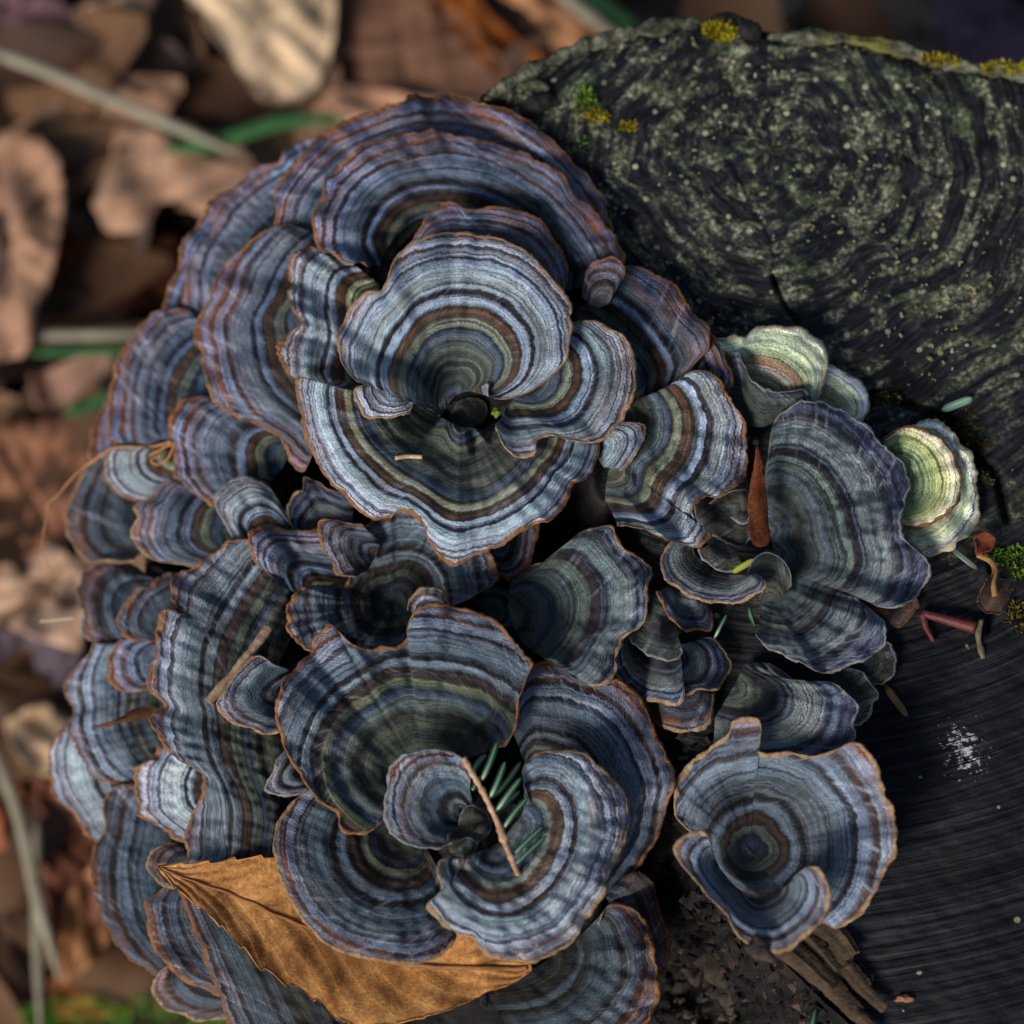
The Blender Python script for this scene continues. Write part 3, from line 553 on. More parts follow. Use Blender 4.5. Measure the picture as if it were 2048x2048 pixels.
F('broad scalloped cap with fine bands crossed by a curled brown leaf', lobe(tr('G', [(540, 760), (430, 775), (380, 850), (320, 900), (290, 980), (270, 1050), (290, 1130), (300, 1220), (265, 1255), (260, 1310), (310, 1370), (350, 1450), (400, 1540), (440, 1620), (500, 1650), (580, 1672), (640, 1668), (740, 1675)]), tr('G', [(760, 760), (860, 950), (900, 1100), (900, 1300), (880, 1450), (830, 1560)]), 'blue', -42, [-46, -52, -46], margin='brown', mw=.45, und=1.8, droop=4, var=2, lref=200))
F('small grey lobe with closely lined zones under the torn brown edged one', lobe(tr('G', [(720, 735), (620, 745), (570, 800), (530, 850), (545, 920), (550, 990), (600, 1045), (670, 1080), (740, 1075), (830, 1060)]), tr('G', [(900, 780), (910, 900), (900, 1010)]), 'violet', -35, -37, margin='rust', mw=.6, lref=170, var=0))
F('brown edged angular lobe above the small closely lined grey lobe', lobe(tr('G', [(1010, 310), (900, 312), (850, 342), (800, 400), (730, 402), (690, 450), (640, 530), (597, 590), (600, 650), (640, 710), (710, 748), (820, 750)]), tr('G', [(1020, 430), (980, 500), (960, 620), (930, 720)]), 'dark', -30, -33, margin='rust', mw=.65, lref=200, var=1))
F('tall blue cap with a pale radial crease above the white ridged lobe', lobe(tr('C', [(980, 300), (880, 225), (800, 220), (700, 235), (620, 290), (560, 340), (510, 430), (460, 510), (420, 590), (390, 700), (380, 800), (386, 890), (375, 920), (385, 1020), (410, 1080), (470, 1112), (560, 1118), (680, 1105)]), tr('C', [(1150, 450), (1120, 600), (1080, 800), (1030, 950), (960, 1060)]), 'violet', -28, [-32, -38, -36], margin='rust', mw=.45, var=2, lref=230))
F('short lobe with a bright white ridge and tangled orange fibres on it', lobe(tr('C', [(420, 1105), (360, 1160), (340, 1290), (348, 1312), (400, 1370), (470, 1420), (560, 1447), (640, 1440), (740, 1350)]), tr('C', [(760, 1130), (820, 1180), (850, 1240), (850, 1290)]), 'rosette', -34, [-40, -38, -40, -36], margin='rust', mw=.5, lref=190))
# lower flank
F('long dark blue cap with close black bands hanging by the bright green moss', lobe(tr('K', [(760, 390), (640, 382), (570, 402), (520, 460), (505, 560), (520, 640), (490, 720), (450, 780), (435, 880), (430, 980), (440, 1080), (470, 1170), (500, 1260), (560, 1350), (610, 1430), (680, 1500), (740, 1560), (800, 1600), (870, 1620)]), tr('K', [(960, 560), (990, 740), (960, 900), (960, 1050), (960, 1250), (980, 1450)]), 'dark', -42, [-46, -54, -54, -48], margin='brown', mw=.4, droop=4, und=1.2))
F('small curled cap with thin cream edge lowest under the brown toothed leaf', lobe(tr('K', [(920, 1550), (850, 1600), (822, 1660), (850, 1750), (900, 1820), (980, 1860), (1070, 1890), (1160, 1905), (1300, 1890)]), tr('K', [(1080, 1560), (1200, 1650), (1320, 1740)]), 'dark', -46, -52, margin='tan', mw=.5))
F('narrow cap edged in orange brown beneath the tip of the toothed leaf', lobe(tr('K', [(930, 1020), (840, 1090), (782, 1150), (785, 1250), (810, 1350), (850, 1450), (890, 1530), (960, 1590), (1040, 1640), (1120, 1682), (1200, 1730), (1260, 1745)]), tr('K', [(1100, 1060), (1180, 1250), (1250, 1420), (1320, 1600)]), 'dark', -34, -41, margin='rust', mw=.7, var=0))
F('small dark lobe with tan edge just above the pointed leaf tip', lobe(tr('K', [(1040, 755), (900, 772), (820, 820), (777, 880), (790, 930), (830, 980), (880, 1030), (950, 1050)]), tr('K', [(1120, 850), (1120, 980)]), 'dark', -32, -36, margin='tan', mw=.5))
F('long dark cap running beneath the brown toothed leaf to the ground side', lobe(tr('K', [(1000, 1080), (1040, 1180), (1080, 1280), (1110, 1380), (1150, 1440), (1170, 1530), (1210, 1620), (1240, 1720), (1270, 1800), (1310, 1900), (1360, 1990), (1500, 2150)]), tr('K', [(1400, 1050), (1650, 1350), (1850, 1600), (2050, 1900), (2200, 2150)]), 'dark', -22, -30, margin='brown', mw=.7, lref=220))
F('wrinkled pale blue lobe with frayed orange edge under the wavy long cap', lobe(tr('K', [(940, 110), (870, 120), (820, 170), (800, 220), (750, 270), (720, 350), (710, 420), (697, 480), (740, 540), (770, 600), (850, 640), (900, 680), (960, 720), (1030, 752)]), tr('K', [(1100, 200), (1160, 300), (1180, 420), (1160, 520), (1120, 640)]), 'rosette', -24, -32, margin='rust', mw=.65, und=2.2, var=2, lref=220))
# middle left
F('small angular cap with scalloped tan edge below the pair of tall blue caps', lobe(tr('C', [(900, 1340), (790, 1322), (720, 1342), (690, 1400), (650, 1450), (590, 1466), (556, 1500), (570, 1560), (540, 1610), (516, 1660), (540, 1730), (600, 1790), (700, 1840), (800, 1852), (920, 1880)]), tr('C', [(1130, 1430), (1200, 1560), (1190, 1700), (1120, 1820)]), 'violet', -26, -31, margin='tan', mw=.55, lref=190, var=0))
F('dark fan with orange top edge and a smooth green grey base beside the brown folds', lobe(tr('C', [(1150, 840), (1030, 787), (940, 790), (840, 820), (790, 890), (757, 980), (780, 1050), (800, 1080), (806, 1200), (802, 1300), (840, 1322), (900, 1380), (980, 1440), (1060, 1490), (1120, 1500)]), tr('C', [(1560, 1060), (1550, 1130), (1520, 1200), (1470, 1280), (1380, 1340)]), 'violet', -18, [-22, -26, -24], margin='rust', mw=.55, lref=240, var=1))
F('rounded lobe with a broad pale rim beside the great sunlit bowl', lobe(tr('C', [(1190, 1710), (1130, 1600), (1080, 1510), (1062, 1450), (1090, 1380), (1160, 1322), (1240, 1302), (1330, 1320), (1410, 1370), (1460, 1430), (1500, 1500), (1560, 1570)]), tr('C', [(1340, 1720), (1440, 1690), (1560, 1650)]), 'rosette', -16, -12, margin='grey', mw=.7, lref=200, var=0))
F('folded grey lobe wedged under the sunlit bowl rim', lobe(tr('C', [(1570, 1640), (1532, 1540), (1560, 1430), (1620, 1380), (1640, 1300), (1720, 1330), (1820, 1390), (1950, 1410)]), tr('C', [(1680, 1720), (1780, 1680), (1950, 1620)]), 'slate', -16, -10, margin='tan', mw=.4))
F('long wavy cap with a notched edge carrying the broken stick', lobe(tr('G', [(1560, 120), (1420, 96), (1340, 102), (1280, 140), (1200, 190), (1110, 240), (1040, 290), (990, 340), (950, 400), (940, 460), (970, 530), (1030, 575), (970, 553), (890, 560), (870, 620), (860, 700), (840, 760), (825, 850), (810, 930), (800, 1000), (810, 1060), (850, 1110), (880, 1150), (840, 1200), (820, 1250), (830, 1310), (870, 1370), (920, 1450), (990, 1510), (1060, 1550), (1130, 1600), (1160, 1650), (1145, 1720)], 'K', [(1100, 520), (1070, 620), (1040, 720), (1030, 820), (1000, 930), (1010, 1020)]),
  tr('G', [(1700, 350), (1720, 420), (1740, 600), (1690, 780), (1620, 950), (1640, 1150), (1680, 1350), (1680, 1500)], 'K', [(1640, 420), (1640, 600), (1620, 800), (1600, 900)]), 'blue', -14, [-8, -12, -14, -10, -14, -16, -20], margin='rust', mw=.6, und=1.5, lref=230, var=1, bulge=3))
F('small triangular dark fan lying in the hollow below the broken stick', lobe(tr('G', [(1600, 900), (1520, 842), (1450, 852), (1400, 910), (1330, 1000), (1260, 1090), (1240, 1160), (1290, 1230), (1370, 1275), (1440, 1315), (1520, 1347), (1640, 1330)]), tr('G', [(1700, 930), (1660, 1000), (1650, 1080), (1700, 1180)]), 'blue', -8, -3, margin='tan', mw=.45, lref=230, var=2))
F('thumbnail sized pale grey fold tucked under the flank of the widest lower cap', lobe(tr('L', [(240, 150), (170, 260), (97, 408), (130, 432), (230, 462), (370, 440)]), tr('L', [(330, 230), (380, 330)]), 'blue', -6, -3, margin='grey', mw=.4, lref=200))
F('tawny edged cap with a rusty inner band sloping into the dark round hollow', lobe(tr('H', [(140, 330), (30, 232), (2, 130), (0, 40), (60, 15), (200, 25), (300, 40), (470, 25)]), tr('H', [(330, 470), (480, 400), (640, 330)]), 'violet', -14, -5, margin='rust', mw=.65, var=1, lref=230))
# centre
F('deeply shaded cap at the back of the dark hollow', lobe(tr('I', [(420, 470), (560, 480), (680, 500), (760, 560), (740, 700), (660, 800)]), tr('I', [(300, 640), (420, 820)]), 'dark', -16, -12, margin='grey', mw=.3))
F('dark brown flap with orange edge hanging beneath the sunlit bowl rim', lobe(tr('D', [(1700, 1260), (1690, 1330), (1665, 1470), (1640, 1560), (1600, 1622), (1540, 1652), (1470, 1625), (1420, 1580)]), tr('D', [(1520, 1340), (1400, 1460)]), 'violet', -13, -8, margin='rust', mw=.5, var=2))
F('broad brown banded cap rising behind the fir twig', lobe(tr('I', [(570, 1500), (600, 1340), (640, 1180), (680, 1078), (740, 1062), (790, 1040), (860, 1040), (910, 1080), (950, 1120), (1020, 1150), (1100, 1150), (1180, 1150), (1235, 1155), (1290, 1200), (1380, 1270), (1420, 1340), (1460, 1430), (1490, 1510), (1540, 1620), (1590, 1730), (1602, 1830)], 'M', [(1436, 400), (1400, 500), (1380, 600), (1340, 700), (1280, 800), (1220, 900), (1160, 980), (1100, 1050), (1040, 1078), (960, 1080)]),
  tr('M', [(470, 220), (500, 260), (560, 330), (640, 420), (700, 520), (740, 640), (780, 780), (820, 920)]), 'blue', -5, [0, 3, 5, 4, 2, -4], margin='rust', mw=.55, lref=265, var=0))
F('tall grey cap leaning over the dark gap at the centre of the mass', lobe(tr('I', [(700, 420), (800, 380), (860, 320), (920, 270), (1000, 210), (1090, 177), (1170, 167), (1212, 182), (1230, 230), (1290, 310), (1380, 370), (1430, 430), (1452, 470), (1437, 560), (1442, 660), (1420, 740), (1370, 820), (1310, 860), (1280, 900), (1250, 960), (1230, 1050), (1222, 1110), (1180, 1172), (1100, 1197), (1000, 1170), (920, 1120), (860, 1060)]),
  tr('I', [(560, 520), (540, 600), (540, 700), (560, 780), (590, 860), (640, 930), (700, 980)]), 'slate', -12, [-4, 2, 5, 4, 8, 6], margin='tan', mw=.45, lref=225, var=2, bulge=3))
F('round dark bowl with black centre and rust brown side lobes below the sunlit rim',
  lobe(tr('H', [(1200, 560), (1340, 508), (1450, 452), (1560, 382), (1597, 330), (1590, 280), (1550, 200), (1480, 60), (1350, -40), (1100, -90), (850, -80), (760, 0), (735, 90), (650, 345), (600, 420), (556, 430), (552, 397), (480, 390), (400, 390), (330, 412), (280, 462), (247, 540), (240, 620), (260, 690), (300, 750), (370, 797), (500, 850), (700, 900), (900, 880), (1080, 760)]),
       [tr('H', [(930, 500)])[0]], 'blue', -18, [-4, -2, 0, -4, -6, -4, -1, -2, -4], margin='rust', mw=.5, lref=190, var=2, bulge=-1.5, trunc=.8, closed=True),
  lobe(tr('D', [(520, 1620), (430, 1612), (390, 1600), (370, 1530), (310, 1440), (287, 1340), (292, 1280), (330, 1252), (420, 1262), (560, 1290)]), tr('D', [(600, 1580), (640, 1500), (680, 1400)]), 'violet', -9, -3, margin='rust', mw=.5, lref=200, var=0))
F('small rounded lobe with dark stripes set behind the crest of the widest lower cap', lobe(tr('H', [(1015, 540), (1040, 460), (1090, 412), (1150, 397), (1220, 420), (1265, 460), (1285, 530)]), tr('H', [(1080, 600), (1240, 600)]), 'blue', 0, 4, margin='tan', mw=.45, lref=150))
# lower centre
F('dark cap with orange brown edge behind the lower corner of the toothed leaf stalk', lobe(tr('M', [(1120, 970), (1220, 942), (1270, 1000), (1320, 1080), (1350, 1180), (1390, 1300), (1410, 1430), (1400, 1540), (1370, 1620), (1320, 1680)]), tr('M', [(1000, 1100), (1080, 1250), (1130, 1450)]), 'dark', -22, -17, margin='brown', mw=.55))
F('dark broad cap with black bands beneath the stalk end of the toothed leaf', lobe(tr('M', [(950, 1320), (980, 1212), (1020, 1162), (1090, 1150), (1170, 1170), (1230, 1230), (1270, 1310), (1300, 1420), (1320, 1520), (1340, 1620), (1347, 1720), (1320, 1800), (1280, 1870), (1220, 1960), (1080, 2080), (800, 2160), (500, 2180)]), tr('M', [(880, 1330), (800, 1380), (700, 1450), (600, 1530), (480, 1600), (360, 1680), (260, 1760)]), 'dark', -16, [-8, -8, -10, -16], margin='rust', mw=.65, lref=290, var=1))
toothed_leaf()
F('smooth half round cap with a green arc overlapping the toothed leaf', lobe(tr('L', [(560, 400), (380, 430), (300, 480), (220, 560), (172, 640), (155, 740), (170, 850), (190, 950), (230, 1060), (280, 1160), (330, 1240), (400, 1320), (470, 1390), (560, 1440), (680, 1490), (800, 1512), (950, 1522), (1100, 1526), (1200, 1500), (1280, 1440), (1322, 1370), (1330, 1250), (1330, 1130)]), tr('L', [(920, 640), (920, 680), (930, 720), (960, 745), (1000, 750), (1050, 745), (1100, 730)]), 'blue', -4, [4, 6, 7, 7, 7, 4], margin='tan', mw=.42, lref=240, var=11, bulge=0, und=.8))
F('widest lower cap with an arched green band and a dip in its upper edge', lobe(tr('L', [(865, 540), (852, 620), (800, 670), (720, 692), (630, 690), (580, 645), (560, 570), (490, 517), (440, 480)], 'H', [(380, 1680), (300, 1570), (240, 1470), (210, 1360), (170, 1250), (160, 1180), (200, 1080), (220, 1010), (270, 960), (330, 880), (390, 810), (410, 740), (470, 700), (520, 648), (570, 690), (680, 770), (800, 800), (930, 797), (1010, 745), (1008, 660), (1050, 570), (1100, 532), (1200, 515), (1300, 525), (1400, 540), (1500, 580), (1600, 640), (1700, 750), (1760, 820), (1812, 900), (1790, 970), (1745, 1090), (1720, 1200), (1712, 1300), (1640, 1420)]),
  tr('L', [(890, 470), (910, 430)], 'H', [(920, 1690), (940, 1640), (980, 1590), (1040, 1550), (1100, 1530), (1180, 1520), (1270, 1520), (1340, 1530)]), 'blue', [6, 2, 0, 0, 0], [8, 10, 9, 8, 10, 12, 13, 12, 8], margin='rust', mw=.5, lref=240, var=10, bulge=1, trunc=1.0, hull=6, rnd=.35))
F('small round swirl lying beside the stem of the fir twig', lobe(tr('L', [(1425, 470), (1412, 400), (1420, 330), (1390, 250), (1310, 190), (1230, 157), (1140, 150), (1050, 180), (960, 220), (900, 280), (880, 340), (890, 400), (870, 500), (865, 600), (880, 660), (950, 722), (1020, 762), (1100, 790), (1200, 800), (1270, 762), (1278, 700)]), tr('L', [(1440, 510), (1400, 520), (1370, 560), (1350, 620), (1330, 660)]), 'blue', 6, [14, 16, 15, 13, 14], margin='grey', mw=.42, lref=300, var=2, und=.8))
F('black grey knob under the stem of the fir twig', lobe(tr('L', [(1345, 640), (1360, 560), (1420, 522), (1480, 540), (1560, 612), (1545, 680), (1480, 745), (1400, 725)]), tr('L', [(1420, 630), (1450, 640), (1460, 660)]), 'olive', 9, 6, margin='grey', mw=.2, bulge=1),
  lobe(tr('L', [(1275, 770), (1350, 742), (1430, 720), (1472, 750), (1460, 800), (1400, 852)]), tr('L', [(1290, 820), (1360, 860)]), 'olive', 6, 9, margin='grey', mw=.3))
F('brightly lit swirl with pale wavy front edge holding the fir twig', lobe(tr('M', [(520, 520), (480, 390), (466, 300), (490, 240), (560, 192), (650, 166), (760, 160), (850, 180), (920, 230), (990, 290), (1060, 350), (1110, 430), (1136, 500), (1150, 580), (1140, 700), (1100, 820), (1050, 920), (1000, 1000), (980, 1080), (940, 1180), (880, 1260), (800, 1370), (700, 1450), (600, 1500), (500, 1530), (380, 1512), (250, 1480), (200, 1430), (150, 1382), (60, 1350), (0, 1312)], 'L', [(1210, 1240), (1142, 1180), (1142, 1150), (1200, 1100), (1242, 1050), (1238, 1000), (1210, 930), (1222, 880), (1280, 847), (1350, 848)]),
  tr('M', [(500, 560), (460, 590), (420, 630), (380, 680), (340, 730), (290, 770), (230, 800), (150, 830), (90, 860)]), 'rosette', 6, [16, 15, 14, 13, 13, 14, 15, 13], margin='tan', mw=.5, lref=265, var=1, und=1.1, bulge=2.5, droop=4.5))
# upper group
F('small dark brown lobe behind the shoulder of the wavy fan near the pale caps', lobe(tr('E', [(1470, 500), (1560, 580), (1610, 680), (1652, 800), (1647, 860), (1580, 920)]), tr('E', [(1400, 700), (1480, 860)]), 'violet', 2, 3, margin='rust', mw=.45))
F('upper wavy fan with white streaked crest resting on the lichened cut face', lobe(tr('E', [(900, 260), (950, 130), (990, 97), (1070, 97), (1150, 150), (1250, 220), (1330, 290), (1400, 380), (1470, 440), (1502, 520), (1482, 640), (1430, 720), (1370, 800), (1300, 870), (1245, 920)]), tr('E', [(640, 380), (680, 560), (800, 760), (940, 880), (1080, 940), (1180, 950)]), 'violet', 2, [6, 8, 9, 8, 5], margin='rust', mw=.4, var=0, lref=205, und=1.4))
F('tall side fan ending below in a pale frilled lip over the dark crescents', lobe(tr('E', [(1235, 925), (1320, 832), (1400, 777), (1470, 775), (1540, 810), (1610, 890), (1660, 980), (1710, 1060), (1732, 1160), (1752, 1270), (1757, 1380), (1742, 1460), (1690, 1510), (1600, 1560), (1530, 1587), (1470, 1580), (1425, 1630), (1405, 1690), (1430, 1740), (1425, 1780), (1490, 1792), (1502, 1840), (1460, 1890), (1400, 1912), (1300, 1880), (1180, 1842), (1090, 1800), (1000, 1782), (920, 1770), (896, 1720), (890, 1680)]),
  tr('E', [(1180, 930), (1050, 960), (960, 1080), (900, 1250), (870, 1380), (850, 1480), (840, 1560), (840, 1620)]), 'rosette', 2, [8, 9, 9, 10, 12, 14, 12], margin='rust', mw=.42, var=14, lref=220, und=1.2))
F('topmost broad fan with purple blue bands behind all the others', lobe(tr('A', [(830, 1060), (790, 985), (812, 900), (802, 810), (850, 680), (930, 590), (1010, 470), (1100, 380), (1280, 300), (1450, 210), (1620, 185), (1700, 150), (1870, 130)], 'B', [(330, 137), (430, 180), (560, 187), (640, 200), (740, 250), (840, 302), (950, 390), (1050, 500), (1100, 560), (1180, 612), (1260, 720), (1310, 800), (1332, 900), (1372, 1000)]), tr('A', [(1150, 1150), (1200, 1000), (1350, 820), (1600, 700), (1850, 660)], 'B', [(330, 660), (560, 720), (800, 860), (960, 1000), (1100, 1200)]), 'violet', -9, [-12, -8, -5, -3, 2], margin='rust', mw=.45, var=1, und=1.5, lref=240))
F('large dark blue cap with rusty shoulder between the streaked cap and the brown folds', lobe(tr('A', [(900, 960), (780, 985), (640, 1080), (510, 1190), (440, 1310), (380, 1430), (312, 1560), (290, 1650), (300, 1720), (350, 1800), (325, 1828)], 'C', [(985, 600), (1005, 680), (1040, 780), (1070, 820), (1130, 862), (1210, 920), (1330, 962), (1460, 1030), (1530, 1120), (1545, 1180), (1600, 1258), (1640, 1262), (1672, 1200), (1690, 1150)]), tr('A', [(1150, 1050), (1130, 1250), (1100, 1450)], 'C', [(1680, 250), (1700, 450), (1720, 700), (1740, 900), (1750, 1050)]), 'violet', -8, [-10, -16, -18, -16, -14, -8], margin='rust', mw=.45, var=16, und=1.1, lref=235))
F('pleated brown folds stacked in a column beside the rosette', lobe(tr('A', [(1220, 1150), (1070, 1107), (980, 1127), (910, 1190), (886, 1250), (905, 1335), (940, 1365), (895, 1395), (900, 1460), (935, 1540), (955, 1590), (900, 1670), (850, 1770), (840, 1850), (862, 1905)], 'D', [(60, 310), (110, 350), (220, 390)]), tr('A', [(1480, 1350), (1450, 1450), (1440, 1550), (1450, 1700), (1480, 1850)], 'D', [(560, 400)]), 'rosette', 0, [2, 4, 1, 4, 3, 6, 4], margin='rust', mw=.6, var=0, und=2.2, lref=230))
F('second broad fan with a bright orange edge and a folded corner', lobe(tr('A', [(1400, 1230), (1350, 1200), (1290, 1217), (1190, 1152), (1120, 1130), (1060, 1060), (1042, 960), (1070, 870), (1120, 790), (1130, 700), (1180, 640), (1220, 580), (1300, 500), (1400, 450), (1540, 420), (1640, 387), (1760, 350), (1840, 352)], 'B', [(230, 355), (300, 380), (360, 405), (450, 402), (520, 430), (620, 432), (720, 470), (830, 530), (950, 590), (1030, 622), (1080, 680), (1130, 770), (1220, 860), (1290, 930), (1350, 1000), (1410, 1080), (1452, 1170), (1420, 1240), (1300, 1330)]), tr('A', [(1480, 1230), (1520, 1130), (1600, 1020), (1720, 930), (1880, 900)], 'B', [(350, 900), (600, 930), (800, 1040), (950, 1220), (1050, 1400)]), 'violet', -2, [4, 5, 2, 3, 4, 4, 5, 5], margin='rust', mw=.55, var=15, und=1.3, lref=215))
F('small crimped lobe perched where the second fan meets the upper wavy fan', lobe(tr('E', [(690, 300), (716, 150), (760, 92), (850, 50), (920, 56), (967, 120), (940, 210), (880, 280)]), tr('E', [(740, 360), (800, 370), (870, 340)]), 'violet', 5, 10, margin='rust', mw=.4, lref=240, var=1))
F('brown zoned fan rising directly behind the rosette', lobe(tr('A', [(1620, 1180), (1700, 1050), (1750, 980), (1782, 900), (1850, 850)], 'B', [(250, 822), (340, 827), (430, 865), (520, 860), (640, 847), (760, 870), (860, 920), (940, 980), (990, 1060), (1040, 1130), (1072, 1200), (1077, 1290), (1040, 1400)]), tr('B', [(120, 1400), (200, 1300), (350, 1250), (550, 1260), (750, 1350), (880, 1500)]), 'violet', 4, [8, 11, 12, 11, 9], margin='rust', mw=.5, var=0, lref=220))
F('little tan folded flap with fine lines between the rosette and the tall side fan', lobe(tr('E', [(860, 1110), (940, 1108), (1010, 1110), (1100, 1132), (1092, 1200), (1050, 1290), (1000, 1370), (930, 1422), (890, 1400)]), tr('E', [(740, 1200), (780, 1320), (830, 1400)]), 'rosette', 2, 6, margin='tan', mw=.35, lref=190, var=2))
# small stubs at the rosette's heart
F('mossy green stub in the hollow at the heart of the rosette', lobe(tr('D', [(1140, 620), (1150, 520), (1230, 470), (1330, 480), (1370, 540), (1340, 620), (1250, 660), (1180, 650)]), [tr('D', [(1250, 580)])[0]], 'olive', 8, 5, margin='moss', mw=.15, closed=True, bulge=0, droop=0, und=.4),
  lobe(tr('D', [(1060, 720), (1090, 650), (1160, 640), (1210, 690), (1190, 770), (1110, 790)]), [tr('D', [(1130, 710)])[0]], 'olive', 2.5, 1, margin='moss', mw=.15, closed=True, bulge=0, droop=0, und=.4),
  lobe(tr('D', [(1370, 930), (1400, 870), (1460, 870), (1500, 920), (1440, 950)]), [tr('D', [(1430, 905)])[0]], 'olive', 5, 4, margin='moss', mw=.15, closed=True, bulge=0, droop=0, und=.4))
F('great sunlit bowl of the rosette with a wavy pale lower rim', lobe(tr('D', [(520, 390), (430, 358), (340, 368), (260, 368), (200, 338), (152, 350), (140, 470), (165, 570), (190, 680), (220, 780), (270, 880), (320, 960), (370, 1020), (430, 1080), (520, 1170), (590, 1220), (660, 1247), (740, 1242), (800, 1192), (870, 1202), (940, 1250), (966, 1310), (985, 1390), (1040, 1460), (1100, 1512), (1170, 1537), (1250, 1512), (1330, 1470), (1430, 1422), (1530, 1362), (1620, 1312), (1690, 1282), (1780, 1240), (1850, 1170), (1890, 1100)], 'E', [(640, 1500), (690, 1482), (730, 1460), (760, 1390), (790, 1300), (800, 1230), (790, 1150)]),
  tr('D', [(880, 480), (960, 540), (1060, 590), (1120, 620), (1150, 640), (1180, 650), (1210, 655), (1250, 660), (1290, 665), (1330, 670), (1370, 660), (1400, 630)]), 'rosette', [6, 3, 3, 5], [14, 15, 15, 15, 17, 17, 18, 17, 14], margin='rust', mw=.6, var=13, lref=175, und=.9, bulge=2.5, droop=6, side=False))
F('shell shaped cap with a curled tongue under the swirl of the rosette', lobe(tr('E', [(540, 500), (615, 472), (700, 457), (800, 466), (870, 510), (960, 550), (1000, 620), (1022, 700), (1032, 830), (1027, 930), (990, 1010), (950, 1080), (880, 1160), (820, 1220), (740, 1242), (600, 1222), (510, 1192), (405, 1212), (392, 1290), (360, 1326), (290, 1337), (210, 1290), (170, 1220), (136, 1140), (150, 1102), (200, 1088)]), tr('E', [(330, 700), (300, 760), (270, 820), (240, 880), (220, 930), (210, 980), (210, 1020)]), 'rosette', 9, [17, 17, 17, 18, 19, 19], margin='tan', mw=.45, var=1, lref=230, und=.7, bulge=0))
F('central swirl crowning the rosette with a green ring and smooth round edge',
  lobe(tr('D', [(900, 440), (885, 520), (870, 548), (800, 592), (680, 602), (580, 572), (530, 500), (510, 432), (540, 392), (640, 378)]), tr('D', [(920, 420), (900, 410), (860, 380), (800, 340)]), 'rosette', 12, 17, margin='tan', mw=.4, lref=190, var=2),
  lobe(tr('D', [(1380, 372), (1376, 440), (1392, 466), (1470, 476), (1600, 440), (1700, 390), (1800, 310), (1870, 230), (1890, 150)], 'B', [(1105, 1630), (1085, 1560), (1107, 1530), (1060, 1400), (1000, 1330), (900, 1230), (830, 1150), (740, 1090), (640, 1052), (520, 1040), (430, 1020), (330, 1010), (200, 1030), (100, 1070)], 'A', [(1620, 1140), (1560, 1220), (1530, 1300), (1492, 1390), (1420, 1397), (1340, 1450), (1270, 1520), (1240, 1600), (1212, 1680), (1220, 1760), (1240, 1850)], 'D', [(432, 240), (470, 310), (540, 370), (620, 382), (700, 362), (728, 332)]),
       tr('D', [(1250, 420), (1225, 430), (1195, 440), (1165, 455), (1140, 475), (1120, 500), (1100, 530), (1085, 560), (1060, 590)]), 'rosette', 8, [19, 20, 20, 19, 18, 17, 16, 14], margin='tan', mw=.45, var=12, lref=232, und=.8, bulge=1, side=False))

